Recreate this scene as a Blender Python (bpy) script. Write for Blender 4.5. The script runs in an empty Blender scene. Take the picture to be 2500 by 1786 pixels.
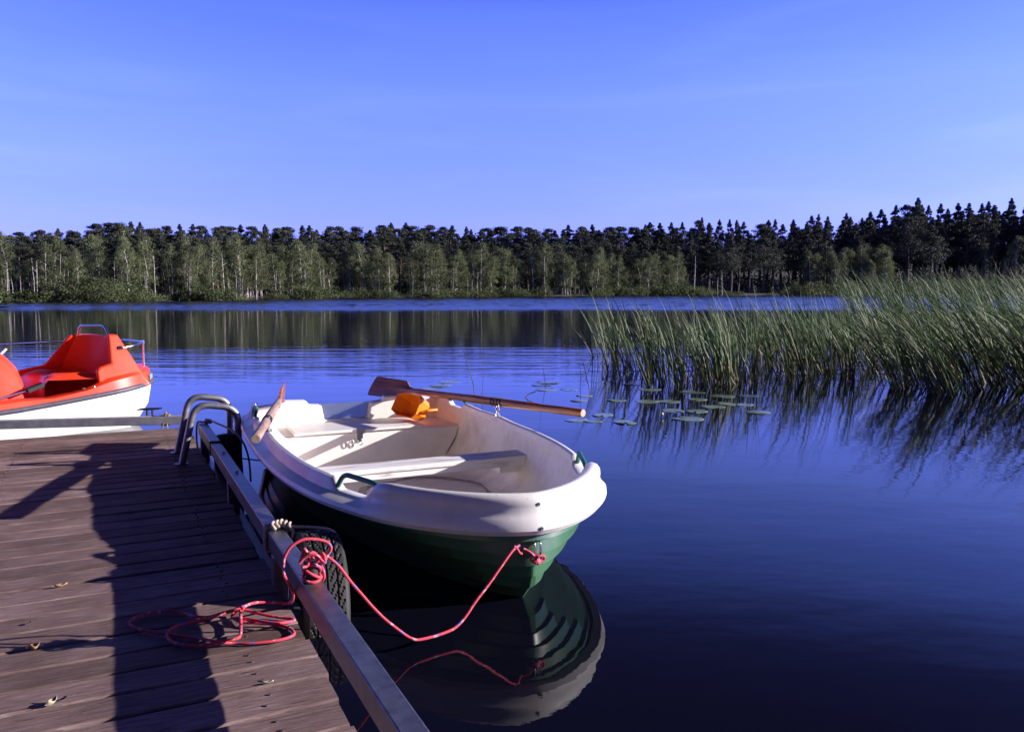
import bpy, bmesh, math, random
import numpy as np
from mathutils import Vector, Matrix

random.seed(7)
rng = np.random.default_rng(11)
sc = bpy.context.scene
COL = sc.collection
R = math.radians

# ------------------------------------------------------------------ camera
CAM_H = 1.22
PITCH, HEAD, FPX = R(5.398), R(26.004), 2000.0          # FPX: focal length in pixels of the 2500 px wide photo
cam_data = bpy.data.cameras.new("camera")
cam = bpy.data.objects.new("camera", cam_data)
COL.objects.link(cam)
cam_data.sensor_width = 36.0
cam_data.lens = FPX / 2500.0 * 36.0
cam_data.clip_start = 0.05
cam_data.clip_end = 3000.0
cam.location = (0, 0, CAM_H)
cam.rotation_euler = (math.pi / 2 - PITCH, 0, -HEAD)
sc.camera = cam

# ------------------------------------------------------------------ sky and sun
SUN_TO = Vector((1.0, -0.43, 0.345)).normalized()      # direction towards the sun
SUN_EL = math.asin(SUN_TO.z)
SUN_AZ = math.atan2(SUN_TO.x, SUN_TO.y)                 # from +Y towards +X
world = bpy.data.worlds.new("World")
sc.world = world
world.use_nodes = True
wn, wl = world.node_tree.nodes, world.node_tree.links
bg = wn["Background"]
sky = wn.new("ShaderNodeTexSky")
sky.sky_type = 'NISHITA'
sky.sun_disc = False
sky.sun_elevation = SUN_EL
sky.sun_rotation = SUN_AZ
sky.altitude = 100
sky.air_density = 1.0
sky.dust_density = 0.3
sky.ozone_density = 3.0
tint = wn.new("ShaderNodeMix")
tint.data_type = 'RGBA'
tint.blend_type = 'MULTIPLY'
tint.inputs[0].default_value = 1.0
tint.inputs[7].default_value = (1.07, 0.97, 2.30, 1)
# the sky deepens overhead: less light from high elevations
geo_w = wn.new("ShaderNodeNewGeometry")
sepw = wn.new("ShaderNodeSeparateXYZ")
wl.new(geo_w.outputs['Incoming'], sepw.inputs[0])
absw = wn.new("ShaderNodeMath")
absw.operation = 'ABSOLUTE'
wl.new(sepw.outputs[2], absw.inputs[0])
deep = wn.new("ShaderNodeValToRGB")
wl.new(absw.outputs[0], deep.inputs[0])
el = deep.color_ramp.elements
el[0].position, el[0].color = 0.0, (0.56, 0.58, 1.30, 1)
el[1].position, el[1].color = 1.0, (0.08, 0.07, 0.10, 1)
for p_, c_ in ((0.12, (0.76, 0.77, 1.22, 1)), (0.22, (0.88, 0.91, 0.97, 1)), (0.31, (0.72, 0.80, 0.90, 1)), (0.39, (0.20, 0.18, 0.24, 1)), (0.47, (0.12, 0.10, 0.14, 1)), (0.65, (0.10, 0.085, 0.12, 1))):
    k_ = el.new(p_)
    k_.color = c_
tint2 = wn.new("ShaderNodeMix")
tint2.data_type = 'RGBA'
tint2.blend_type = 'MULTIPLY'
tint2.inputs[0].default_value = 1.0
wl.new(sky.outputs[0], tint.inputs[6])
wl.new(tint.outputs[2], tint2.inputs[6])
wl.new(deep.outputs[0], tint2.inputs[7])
veil_m = wn.new("ShaderNodeMapping")
veil_m.inputs['Scale'].default_value = (1.2, 1.2, 9.0)
veil_m.inputs['Rotation'].default_value = (0.10, 0.06, 0.0)
wl.new(geo_w.outputs['Incoming'], veil_m.inputs[0])
veil = wn.new("ShaderNodeTexNoise")
veil.inputs['Scale'].default_value = 2.4
veil.inputs['Detail'].default_value = 6
veil.inputs['Distortion'].default_value = 0.8
wl.new(veil_m.outputs[0], veil.inputs['Vector'])
veil_r = wn.new("ShaderNodeValToRGB")
wl.new(veil.outputs[0], veil_r.inputs[0])
veil_r.color_ramp.elements[0].position, veil_r.color_ramp.elements[0].color = 0.45, (1, 1, 1, 1)
veil_r.color_ramp.elements[1].position, veil_r.color_ramp.elements[1].color = 0.80, (1.14, 1.10, 1.0, 1)
tint3 = wn.new("ShaderNodeMix")
tint3.data_type = 'RGBA'
tint3.blend_type = 'MULTIPLY'
tint3.inputs[0].default_value = 1.0
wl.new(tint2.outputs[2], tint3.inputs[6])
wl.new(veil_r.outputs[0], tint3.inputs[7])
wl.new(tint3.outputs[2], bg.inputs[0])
bg.inputs[1].default_value = 0.076

sun_data = bpy.data.lights.new("sun", 'SUN')
sun_data.energy = 5.0
sun_data.angle = R(0.5)
sun_data.color = (1.0, 0.93, 0.88)
sun = bpy.data.objects.new("sun", sun_data)
COL.objects.link(sun)
sun.rotation_euler = SUN_TO.to_track_quat('Z', 'Y').to_euler()
sun.location = (40, -20, 30)

sc.view_settings.view_transform = 'Standard'
sc.view_settings.look = 'None'
sc.view_settings.exposure = 1.0
sc.view_settings.gamma = 1.0
sc.view_settings.use_curve_mapping = False
sc.cycles.use_denoising = True
sc.cycles.max_bounces = 8
sc.cycles.transparent_max_bounces = 12

# ------------------------------------------------------------------ helpers
_cp, _sp = math.cos(PITCH), math.sin(PITCH)
AX_R = Vector((math.cos(HEAD), -math.sin(HEAD), 0))     # to the right of the view, level
AX_V = Vector((math.sin(HEAD), math.cos(HEAD), 0))      # away along the view, level
AX_F = Vector((AX_V.x * _cp, AX_V.y * _cp, -_sp))
AX_U = AX_R.cross(AX_F)
EYE = Vector((0, 0, CAM_H))


def ray(x, y):
    return AX_F + AX_R * ((x - 1250) / FPX) - AX_U * ((y - 893) / FPX)


def on_z(x, y, z=0.0):
    """the point of the level z that the photo shows at pixel x, y"""
    d = ray(x, y)
    return EYE + d * ((z - CAM_H) / d.z)


def on_x(x, y, X):
    d = ray(x, y)
    return EYE + d * (X / d.x)


def on_y(x, y, Y):
    d = ray(x, y)
    return EYE + d * (Y / d.y)


def at_depth(x, y, D):
    return EYE + ray(x, y) * D


def tag(o, label=None, cat=None, group=None, kind=None):
    if label: o['label'] = label
    if cat: o['category'] = cat
    if group: o['group'] = group
    if kind: o['kind'] = kind
    return o


def empty(name, loc=(0, 0, 0), rotz=0.0):
    o = bpy.data.objects.new(name, None)
    o.empty_display_size = 0.1
    o.location = loc
    o.rotation_euler = (0, 0, rotz)
    COL.objects.link(o)
    return o


class MB:
    """collects geometry and links it as one mesh object"""
    def __init__(self):
        self.v, self.f = [], []

    def add(self, verts, faces):
        n = len(self.v)
        self.v += [tuple(p) for p in verts]
        self.f += [tuple(i + n for i in f) for f in faces]

    def box(self, c, s, m=None):
        x, y, z = (k / 2 for k in s)
        vs = [Vector((a * x, b * y, d * z)) for d in (-1, 1) for a, b in ((-1, -1), (1, -1), (1, 1), (-1, 1))]
        if m is not None:
            vs = [m @ v for v in vs]
        vs = [v + Vector(c) for v in vs]
        self.add(vs, [(3, 2, 1, 0), (4, 5, 6, 7), (0, 1, 5, 4), (1, 2, 6, 5), (2, 3, 7, 6), (3, 0, 4, 7)])

    def grid(self, rows, closed=False):
        """rows: list of equally long point lists"""
        n = len(rows[0])
        fs = []
        for i in range(len(rows) - 1):
            for j in range(n if closed else n - 1):
                k = (j + 1) % n
                fs.append((i * n + j, i * n + k, (i + 1) * n + k, (i + 1) * n + j))
        self.add([p for r in rows for p in r], fs)

    def extrude(self, poly, vec):
        """closed prism from a planar polygon (3-D points) along vec"""
        n = len(poly)
        a = [Vector(p) for p in poly]
        b = [p + Vector(vec) for p in a]
        fs = [tuple(reversed(range(n))), tuple(range(n, 2 * n))]
        fs += [(i, (i + 1) % n, n + (i + 1) % n, n + i) for i in range(n)]
        self.add(a + b, fs)

    def tube(self, pts, r, n=10, cap=True):
        pts = [Vector(p) for p in pts]
        rs = r if isinstance(r, (list, tuple)) else [r] * len(pts)
        rows = []
        t0 = (pts[1] - pts[0]).normalized()
        nrm = t0.orthogonal().normalized()
        for i, p in enumerate(pts):
            t = (pts[min(i + 1, len(pts) - 1)] - pts[max(i - 1, 0)])
            t = t.normalized() if t.length > 1e-9 else t0
            nrm = nrm - t * nrm.dot(t)
            nrm = nrm.normalized() if nrm.length > 1e-6 else t.orthogonal().normalized()
            b = t.cross(nrm)
            rows.append([p + (nrm * math.cos(2 * math.pi * k / n) + b * math.sin(2 * math.pi * k / n)) * rs[i]
                         for k in range(n)])
        base = len(self.v)
        self.grid(rows, True)
        if cap:
            self.f.append(tuple(base + k for k in reversed(range(n))))
            e = base + (len(pts) - 1) * n
            self.f.append(tuple(e + k for k in range(n)))

    def build(self, name, mat, parent=None, smooth=None, bevel=0.0, segs=2):
        me = bpy.data.meshes.new(name)
        me.from_pydata(self.v, [], self.f)
        bm = bmesh.new()
        bm.from_mesh(me)
        bmesh.ops.recalc_face_normals(bm, faces=bm.faces)
        bm.to_mesh(me)
        bm.free()
        if smooth is not None:
            me.shade_smooth()
            me.set_sharp_from_angle(angle=R(smooth))
        me.materials.append(mat)
        o = bpy.data.objects.new(name, me)
        COL.objects.link(o)
        if parent is not None:
            o.parent = parent
        if bevel:
            b = o.modifiers.new("bevel", 'BEVEL')
            b.width = bevel
            b.segments = segs
            b.limit_method = 'ANGLE'
            b.angle_limit = R(35)
        return o


def spline(pts, per=8):
    """Catmull-Rom through the points"""
    p = [Vector(q) for q in pts]
    p = [p[0] * 2 - p[1]] + p + [p[-1] * 2 - p[-2]]
    out = []
    for i in range(1, len(p) - 2):
        a, b, c, d = p[i - 1:i + 3]
        for k in range(per):
            t = k / per
            out.append(0.5 * ((2 * b) + (c - a) * t + (2 * a - 5 * b + 4 * c - d) * t * t
                              + (3 * b - a - 3 * c + d) * t ** 3))
    out.append(p[-2])
    return out


def bent(pts, rad, n=6):
    """polyline with rounded corners"""
    p = [Vector(q) for q in pts]
    out = [p[0]]
    for i in range(1, len(p) - 1):
        a, b, c = p[i - 1], p[i], p[i + 1]
        u, w = (a - b).normalized(), (c - b).normalized()
        r = min(rad, (a - b).length * 0.49, (c - b).length * 0.49)
        s, e = b + u * r, b + w * r
        for k in range(n + 1):
            t = k / n
            out.append(s * (1 - t) ** 2 + b * 2 * t * (1 - t) + e * t * t)
    out.append(p[-1])
    return out


def lerp(a, b, t): return a + (b - a) * t


def sstep(a, b, x):
    t = max(0.0, min(1.0, (x - a) / (b - a)))
    return t * t * (3 - 2 * t)


# ------------------------------------------------------------------ materials
def new_mat(name):
    m = bpy.data.materials.new(name)
    m.use_nodes = True
    return m, m.node_tree.nodes, m.node_tree.links, m.node_tree.nodes["Principled BSDF"]


def ramp(n, stops):
    r = n.new("ShaderNodeValToRGB")
    e = r.color_ramp.elements
    while len(e) > 1:
        e.remove(e[-1])
    e[0].position, e[0].color = stops[0][0], (*stops[0][1], 1)
    for p, c in stops[1:]:
        k = e.new(p)
        k.color = (*c, 1)
    return r


def noisy(name, c1, c2, scale=8.0, rough=(0.4, 0.6), metal=0.0, bump=0.0, bscale=None, stretch=(1, 1, 1), spec=0.5,
          detail=6.0, coat=0.0, coords='Object', lo=0.3, hi=0.7):
    """two-tone noise material with varying gloss and a little relief"""
    m, n, l, p = new_mat(name)
    tc = n.new("ShaderNodeTexCoord")
    mp = n.new("ShaderNodeMapping")
    mp.inputs['Scale'].default_value = stretch
    l.new(tc.outputs[coords], mp.inputs[0])
    tx = n.new("ShaderNodeTexNoise")
    tx.inputs['Scale'].default_value = scale
    tx.inputs['Detail'].default_value = detail
    tx.inputs['Roughness'].default_value = 0.62
    l.new(mp.outputs[0], tx.inputs['Vector'])
    r = ramp(n, [(lo, c1), (hi, c2)])
    l.new(tx.outputs[0], r.inputs[0])
    l.new(r.outputs[0], p.inputs['Base Color'])
    mr = n.new("ShaderNodeMapRange")
    mr.inputs[3].default_value, mr.inputs[4].default_value = rough
    l.new(tx.outputs[0], mr.inputs[0])
    l.new(mr.outputs[0], p.inputs['Roughness'])
    p.inputs['Metallic'].default_value = metal
    p.inputs['Specular IOR Level'].default_value = spec
    if coat:
        p.inputs['Coat Weight'].default_value = coat
        p.inputs['Coat Roughness'].default_value = 0.15
    if bump:
        t2 = n.new("ShaderNodeTexNoise")
        t2.inputs['Scale'].default_value = bscale or scale * 6
        t2.inputs['Detail'].default_value = 4
        l.new(mp.outputs[0], t2.inputs['Vector'])
        b = n.new("ShaderNodeBump")
        b.inputs['Strength'].default_value = bump
        b.inputs['Distance'].default_value = 0.004
        l.new(t2.outputs[0], b.inputs['Height'])
        l.new(b.outputs[0], p.inputs['Normal'])
    return m


def mat_deck():
    m, n, l, p = new_mat("weathered_planks")
    tc = n.new("ShaderNodeTexCoord")
    at = n.new("ShaderNodeAttribute")
    at.attribute_name = "plank"
    off = n.new("ShaderNodeVectorMath")
    off.operation = 'MULTIPLY_ADD'
    off.inputs[1].default_value = (1, 1, 1)
    sc_ = n.new("ShaderNodeCombineXYZ")
    mul = n.new("ShaderNodeMath")
    mul.operation = 'MULTIPLY'
    mul.inputs[1].default_value = 37.0
    l.new(at.outputs['Fac'], mul.inputs[0])
    l.new(mul.outputs[0], sc_.inputs[0])
    l.new(tc.outputs['Object'], off.inputs[0])
    l.new(sc_.outputs[0], off.inputs[2])
    mp = n.new("ShaderNodeMapping")
    mp.inputs['Scale'].default_value = (3.6, 46, 8)
    l.new(off.outputs[0], mp.inputs[0])
    g = n.new("ShaderNodeTexNoise")
    g.inputs['Scale'].default_value = 2.4
    g.inputs['Detail'].default_value = 9
    g.inputs['Roughness'].default_value = 0.7
    g.inputs['Distortion'].default_value = 0.6
    l.new(mp.outputs[0], g.inputs['Vector'])
    r = ramp(n, [(0.28, (0.065, 0.045, 0.042)), (0.46, (0.175, 0.122, 0.114)), (0.60, (0.255, 0.185, 0.178)), (0.78, (0.46, 0.37, 0.375))])
    l.new(g.outputs[0], r.inputs[0])
    big = n.new("ShaderNodeTexNoise")
    big.inputs['Scale'].default_value = 3.5
    big.inputs['Detail'].default_value = 6
    l.new(off.outputs[0], big.inputs['Vector'])
    mx = n.new("ShaderNodeMix")
    mx.data_type = 'RGBA'
    mx.blend_type = 'MULTIPLY'
    br = ramp(n, [(0.3, (0.62, 0.58, 0.55)), (0.7, (1.2, 1.15, 1.18))])
    l.new(big.outputs[0], br.inputs[0])
    mx.inputs[0].default_value = 1.0
    l.new(r.outputs[0], mx.inputs[6])
    l.new(br.outputs[0], mx.inputs[7])
    mx2 = n.new("ShaderNodeMix")
    mx2.data_type = 'RGBA'
    mx2.blend_type = 'MULTIPLY'
    mx2.inputs[0].default_value = 1.0
    pr = ramp(n, [(0.0, (0.66, 0.63, 0.60)), (0.5, (1.0, 0.98, 0.98)), (1.0, (1.30, 1.28, 1.32))])
    l.new(at.outputs['Fac'], pr.inputs[0])
    l.new(mx.outputs[2], mx2.inputs[6])
    l.new(pr.outputs[0], mx2.inputs[7])
    l.new(mx2.outputs[2], p.inputs['Base Color'])
    p.inputs['Roughness'].default_value = 0.78
    p.inputs['Specular IOR Level'].default_value = 0.25
    b = n.new("ShaderNodeBump")
    b.inputs['Strength'].default_value = 0.8
    b.inputs['Distance'].default_value = 0.005
    l.new(g.outputs[0], b.inputs['Height'])
    l.new(b.outputs[0], p.inputs['Normal'])
    return m


def mat_water():
    m, n, l, p = new_mat("lake_water")
    geo = n.new("ShaderNodeNewGeometry")
    # distance along and across the lake (world coordinates turned so that v runs to the far shore)
    mp = n.new("ShaderNodeMapping")
    mp.vector_type = 'POINT'
    mp.inputs['Rotation'].default_value = (0, 0, HEAD)
    l.new(geo.outputs['Position'], mp.inputs[0])
    sep = n.new("ShaderNodeSeparateXYZ")
    l.new(mp.outputs[0], sep.inputs[0])

    def noise(scale, sx, sy, detail=2.0, rough=0.5, dist=0.0):
        k = n.new("ShaderNodeMapping")
        k.inputs['Scale'].default_value = (sx, sy, 1)
        l.new(mp.outputs[0], k.inputs[0])
        t = n.new("ShaderNodeTexNoise")
        t.inputs['Scale'].default_value = scale
        t.inputs['Detail'].default_value = detail
        t.inputs['Roughness'].default_value = rough
        t.inputs['Distortion'].default_value = dist
        l.new(k.outputs[0], t.inputs['Vector'])
        return t.outputs[0]

    def math_(op, a, b, clamp=False):
        k = n.new("ShaderNodeMath")
        k.operation = op
        k.use_clamp = clamp
        for i, q in enumerate((a, b)):
            if isinstance(q, (int, float)): k.inputs[i].default_value = q
            else: l.new(q, k.inputs[i])
        return k.outputs[0]

    def rangemap(x, a, b, lo, hi):
        k = n.new("ShaderNodeMapRange")
        k.interpolation_type = 'SMOOTHSTEP'
        k.inputs[1].default_value, k.inputs[2].default_value = a, b
        k.inputs[3].default_value, k.inputs[4].default_value = lo, hi
        l.new(x, k.inputs[0])
        return k.outputs[0]

    v = sep.outputs[1]
    wob2 = noise(0.25, 0.25, 1.0, 3.0)
    vk = math_('ADD', v, math_('MULTIPLY', math_('SUBTRACT', wob2, 0.5), 5.0))
    midin = rangemap(vk, 9.0, 12.0, 0.0, 1.0)
    midout = rangemap(vk, 15.0, 18.5, 1.0, 0.0)
    mid = math_('MULTIPLY', midin, midout)
    rough = rangemap(v, 12.0, 22.0, 0.012, 0.055)
    l.new(rough, p.inputs['Roughness'])
    # relief
    h_soft = math_('MULTIPLY', noise(1.1, 0.5, 1.0, 4.0, 0.5), 0.0055)
    h_fine = math_('MULTIPLY', math_('MULTIPLY', noise(16.0, 0.5, 1.0, 3.0, 0.55), 0.00062), rangemap(v, 3.0, 8.0, 0.32, 1.0))
    h_mid = math_('MULTIPLY', math_('MULTIPLY', noise(2.6, 0.13, 1.0, 3.0, 0.55, 0.4), mid), 0.015)
    hsum = math_('ADD', math_('ADD', h_soft, h_fine), h_mid)
    b = n.new("ShaderNodeBump")
    b.inputs['Strength'].default_value = 1.0
    b.inputs['Distance'].default_value = 1.0
    l.new(hsum, b.inputs['Height'])
    l.new(b.outputs[0], p.inputs['Normal'])
    p.inputs['Base Color'].default_value = (0.0035, 0.0035, 0.009, 1)
    p.inputs['IOR'].default_value = 1.333
    p.inputs['Specular IOR Level'].default_value = 0.36
    return m


def mat_leaf(name, c1, c2, scale, trans=0.25):
    m, n, l, p = new_mat(name)
    tc = n.new("ShaderNodeTexCoord")
    oi = n.new("ShaderNodeObjectInfo")
    tx = n.new("ShaderNodeTexNoise")
    tx.noise_dimensions = '4D'
    tx.inputs['Scale'].default_value = scale
    tx.inputs['Detail'].default_value = 3
    l.new(tc.outputs['Object'], tx.inputs['Vector'])
    l.new(oi.outputs['Random'], tx.inputs['W'])
    r = ramp(n, [(0.3, c1), (0.7, c2)])
    l.new(tx.outputs[0], r.inputs[0])
    hs = n.new("ShaderNodeHueSaturation")
    mr = n.new("ShaderNodeMapRange")
    mr.inputs[3].default_value, mr.inputs[4].default_value = 0.7, 1.3
    l.new(oi.outputs['Random'], mr.inputs[0])
    l.new(mr.outputs[0], hs.inputs['Value'])
    l.new(r.outputs[0], hs.inputs['Color'])
    l.new(hs.outputs[0], p.inputs['Base Color'])
    p.inputs['Roughness'].default_value = 0.65
    p.inputs['Specular IOR Level'].default_value = 0.2
    if trans:
        t = n.new("ShaderNodeBsdfTranslucent")
        l.new(hs.outputs[0], t.inputs[0])
        mx = n.new("ShaderNodeMixShader")
        mx.inputs[0].default_value = trans
        l.new(p.outputs[0], mx.inputs[1])
        l.new(t.outputs[0], mx.inputs[2])
        l.new(mx.outputs[0], n["Material Output"].inputs[0])
    return m


def mat_rope(name, base, fleck, fleck2):
    m, n, l, p = new_mat(name)
    tc = n.new("ShaderNodeTexCoord")
    v = n.new("ShaderNodeTexVoronoi")
    v.inputs['Scale'].default_value = 95
    l.new(tc.outputs['Object'], v.inputs['Vector'])
    sp = n.new("ShaderNodeSeparateColor")
    l.new(v.outputs['Color'], sp.inputs[0])
    r = ramp(n, [(0.0, base), (0.82, base), (0.84, fleck), (0.925, fleck), (0.935, fleck2)])
    r.color_ramp.interpolation = 'CONSTANT'
    l.new(sp.outputs[0], r.inputs[0])
    l.new(r.outputs[0], p.inputs['Base Color'])
    w = n.new("ShaderNodeTexNoise")
    w.inputs['Scale'].default_value = 500
    l.new(tc.outputs['Object'], w.inputs['Vector'])
    b = n.new("ShaderNodeBump")
    b.inputs['Strength'].default_value = 0.5
    b.inputs['Distance'].default_value = 0.002
    l.new(w.outputs[0], b.inputs['Height'])
    l.new(b.outputs[0], p.inputs['Normal'])
    p.inputs['Roughness'].default_value = 0.75
    return m


def mat_gel(name, c, dirt, amount=0.5, scale=5.0, rough=(0.25, 0.5)):
    """moulded plastic or gelcoat: plain colour, grime in blotches and fine specks"""
    m, n, l, p = new_mat(name)
    tc = n.new("ShaderNodeTexCoord")
    a = n.new("ShaderNodeTexNoise")
    a.inputs['Scale'].default_value = scale
    a.inputs['Detail'].default_value = 8
    a.inputs['Roughness'].default_value = 0.7
    l.new(tc.outputs['Object'], a.inputs['Vector'])
    r1 = ramp(n, [(0.48, (0, 0, 0)), (0.78, (amount, amount, amount))])
    l.new(a.outputs[0], r1.inputs[0])
    s = n.new("ShaderNodeTexNoise")
    s.inputs['Scale'].default_value = 45
    s.inputs['Detail'].default_value = 3
    l.new(tc.outputs['Object'], s.inputs['Vector'])
    r2 = ramp(n, [(0.70, (0, 0, 0)), (0.74, (amount * 1.2,) * 3)])
    l.new(s.outputs[0], r2.inputs[0])
    ad = n.new("ShaderNodeMix")
    ad.data_type = 'RGBA'
    ad.blend_type = 'ADD'
    ad.inputs[0].default_value = 1
    l.new(r1.outputs[0], ad.inputs[6])
    l.new(r2.outputs[0], ad.inputs[7])
    mx = n.new("ShaderNodeMix")
    mx.data_type = 'RGBA'
    mx.inputs[6].default_value = (*c, 1)
    mx.inputs[7].default_value = (*dirt, 1)
    l.new(ad.outputs[2], mx.inputs[0])
    l.new(mx.outputs[2], p.inputs['Base Color'])
    mr = n.new("ShaderNodeMapRange")
    mr.inputs[3].default_value, mr.inputs[4].default_value = rough
    l.new(a.outputs[0], mr.inputs[0])
    l.new(mr.outputs[0], p.inputs['Roughness'])
    b = n.new("ShaderNodeBump")
    b.inputs['Strength'].default_value = 0.12
    b.inputs['Distance'].default_value = 0.01
    l.new(a.outputs[0], b.inputs['Height'])
    l.new(b.outputs[0], p.inputs['Normal'])
    return m


M = {}
M['deck'] = mat_deck()
M['water'] = mat_water()
M['galv'] = noisy("galvanised_steel", (0.15, 0.145, 0.16), (0.27, 0.26, 0.285), 22, (0.30, 0.50), 0.85, 0.15, 120)
M['galv_tube'] = noisy("galvanised_tube", (0.26, 0.25, 0.28), (0.40, 0.385, 0.42), 26, (0.34, 0.55), 0.8, 0.12, 120)
M['zinc'] = noisy("weathered_zinc", (0.26, 0.26, 0.30), (0.42, 0.42, 0.48), 14, (0.45, 0.65), 0.25, 0.12, 120)
M['chrome'] = noisy("polished_steel", (0.62, 0.62, 0.64), (0.75, 0.75, 0.77), 20, (0.12, 0.25), 1.0)
M['white'] = mat_gel("white_gelcoat", (0.80, 0.77, 0.75), (0.40, 0.30, 0.25), 0.46, 6.0)
M['liner'] = mat_gel("boat_interior_gelcoat", (0.80, 0.73, 0.66), (0.34, 0.25, 0.18), 0.55, 5.5, (0.35, 0.6))
M['bench'] = mat_gel("bench_gelcoat", (0.82, 0.77, 0.73), (0.40, 0.33, 0.28), 0.25, 7.0)
M['thwart'] = noisy("painted_thwart_board", (0.34, 0.29, 0.26), (0.80, 0.77, 0.75), 3.0, (0.4, 0.65), 0, 0.2, 60, (9, 1.2, 9), lo=0.30, hi=0.50)
M['green'] = mat_gel("green_hull_gelcoat", (0.052, 0.138, 0.074), (0.10, 0.14, 0.095), 0.5, 6.0, (0.22, 0.4))
M['handle'] = noisy("green_plastic", (0.008, 0.11, 0.068), (0.012, 0.16, 0.095), 15, (0.3, 0.5))
M['oar'] = noisy("varnished_oar_wood", (0.11, 0.030, 0.012), (0.42, 0.15, 0.05), 5, (0.28, 0.5), 0, 0.1, 60, (9, 9, 1.0), coat=0.15, detail=8)
M['oar_grey'] = noisy("worn_oar_wood", (0.17, 0.09, 0.055), (0.42, 0.29, 0.24), 5, (0.45, 0.65), 0, 0.15, 60, (9, 9, 1.0), detail=8)
M['endgrain'] = noisy("oar_end_grain", (0.30, 0.20, 0.13), (0.55, 0.45, 0.36), 60, (0.6, 0.8))
M['black'] = noisy("black_rubber", (0.010, 0.010, 0.011), (0.028, 0.027, 0.028), 30, (0.55, 0.8), 0, 0.2, 140)
M['tyre'] = noisy("tyre_rubber", (0.007, 0.007, 0.008), (0.024, 0.022, 0.023), 14, (0.55, 0.8), 0, 0.3, 90)
M['orange'] = noisy("orange_plastic", (0.96, 0.215, 0.006), (0.97, 0.26, 0.010), 10, (0.3, 0.45))
M['red'] = mat_gel("red_gelcoat", (0.84, 0.055, 0.014), (0.70, 0.14, 0.09), 0.35, 3.0, (0.28, 0.45))
M['pedwhite'] = mat_gel("white_pedal_boat_hull", (0.82, 0.81, 0.80), (0.6, 0.55, 0.5), 0.2, 3.0)
M['rub'] = noisy("grey_rub_strip", (0.060, 0.052, 0.075), (0.095, 0.082, 0.115), 20, (0.4, 0.6))
M['rope'] = mat_rope("red_braided_rope", (0.62, 0.048, 0.080), (0.58, 0.26, 0.32), (0.14, 0.12, 0.42))
M['rope_pale'] = mat_rope("pale_old_rope", (0.42, 0.34, 0.30), (0.30, 0.24, 0.20), (0.55, 0.48, 0.42))
M['rope_tan'] = mat_rope("tan_old_rope", (0.26, 0.17, 0.07), (0.18, 0.12, 0.05), (0.34, 0.25, 0.12))
M['rope_dark'] = noisy("dark_cord", (0.012, 0.012, 0.014), (0.03, 0.03, 0.034), 80, (0.7, 0.9))
M['sticker'] = noisy("blue_sticker", (0.08, 0.25, 0.42), (0.30, 0.48, 0.60), 30, (0.3, 0.5))
M['lettering'] = noisy("white_lettering", (0.75, 0.75, 0.75), (0.82, 0.82, 0.82), 20, (0.3, 0.5))
M['pine'] = mat_leaf("pine_needles", (0.036, 0.043, 0.032), (0.088, 0.094, 0.064), 0.45, 0.12)
M['birch'] = mat_leaf("birch_leaves", (0.078, 0.100, 0.044), (0.185, 0.205, 0.095), 0.5, 0.28)
M['bush'] = mat_leaf("willow_leaves", (0.060, 0.082, 0.034), (0.120, 0.142, 0.060), 0.6, 0.25)
M['pine_bark'] = noisy("pine_bark", (0.05, 0.030, 0.023), (0.12, 0.072, 0.055), 3, (0.8, 0.95), 0, 0.3, 12)
M['birch_bark'] = noisy("birch_bark", (0.10, 0.075, 0.07), (0.42, 0.37, 0.35), 2.2, (0.6, 0.85), 0, 0, None, (1, 1, 1.5), lo=0.36, hi=0.5)
M['reed'] = mat_leaf("reed_stems", (0.040, 0.078, 0.020), (0.115, 0.160, 0.062), 2.0, 0.2)
M['reed_light'] = mat_leaf("reed_stems_light", (0.085, 0.130, 0.058), (0.165, 0.205, 0.110), 2.0, 0.15)
M['reed_dark'] = mat_leaf("reed_stems_dark", (0.022, 0.045, 0.014), (0.060, 0.085, 0.030), 2.0, 0.2)
for k_ in ('reed', 'reed_light', 'reed_dark'):
    nt_ = M[k_].node_tree
    g_ = nt_.nodes.new("ShaderNodeNewGeometry")
    sx_ = nt_.nodes.new("ShaderNodeSeparateXYZ")
    nt_.links.new(g_.outputs['Position'], sx_.inputs[0])
    mr_ = nt_.nodes.new("ShaderNodeMapRange")
    mr_.inputs[1].default_value, mr_.inputs[2].default_value, mr_.inputs[3].default_value, mr_.inputs[4].default_value = 0.05, 0.42, 0.6, 0.0
    nt_.links.new(sx_.outputs[2], mr_.inputs[0])
    mx_ = nt_.nodes.new("ShaderNodeMix")
    mx_.data_type = 'RGBA'
    mx_.inputs[7].default_value = (0.135, 0.100, 0.055, 1)
    nt_.links.new(mr_.outputs[0], mx_.inputs[0])
    hs_ = next(q for q in nt_.nodes if q.type == 'HUE_SAT')
    nt_.links.new(hs_.outputs[0], mx_.inputs[6])
    nt_.links.new(mx_.outputs[2], nt_.nodes['Principled BSDF'].inputs['Base Color'])
    q_ = M[k_].node_tree.nodes['Principled BSDF']
    q_.inputs['Roughness'].default_value = 0.6
    q_.inputs['Specular IOR Level'].default_value = 0.25
M['reed_dry'] = noisy("dry_reed", (0.16, 0.11, 0.06), (0.34, 0.26, 0.16), 6, (0.6, 0.8))
M['pad'] = noisy("lily_pad", (0.12, 0.18, 0.085), (0.20, 0.26, 0.14), 4, (0.16, 0.32), coords='Object', spec=0.8, coat=0.4)
M['yellow'] = noisy("yellow_petals", (0.65, 0.50, 0.02), (0.75, 0.62, 0.05), 30, (0.4, 0.6))
M['soil'] = noisy("forest_floor", (0.010, 0.012, 0.006), (0.030, 0.032, 0.015), 0.3, (0.85, 0.95))
M['dryleaf'] = noisy("dry_leaf", (0.22, 0.12, 0.06), (0.42, 0.28, 0.17), 60, (0.6, 0.8))
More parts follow.
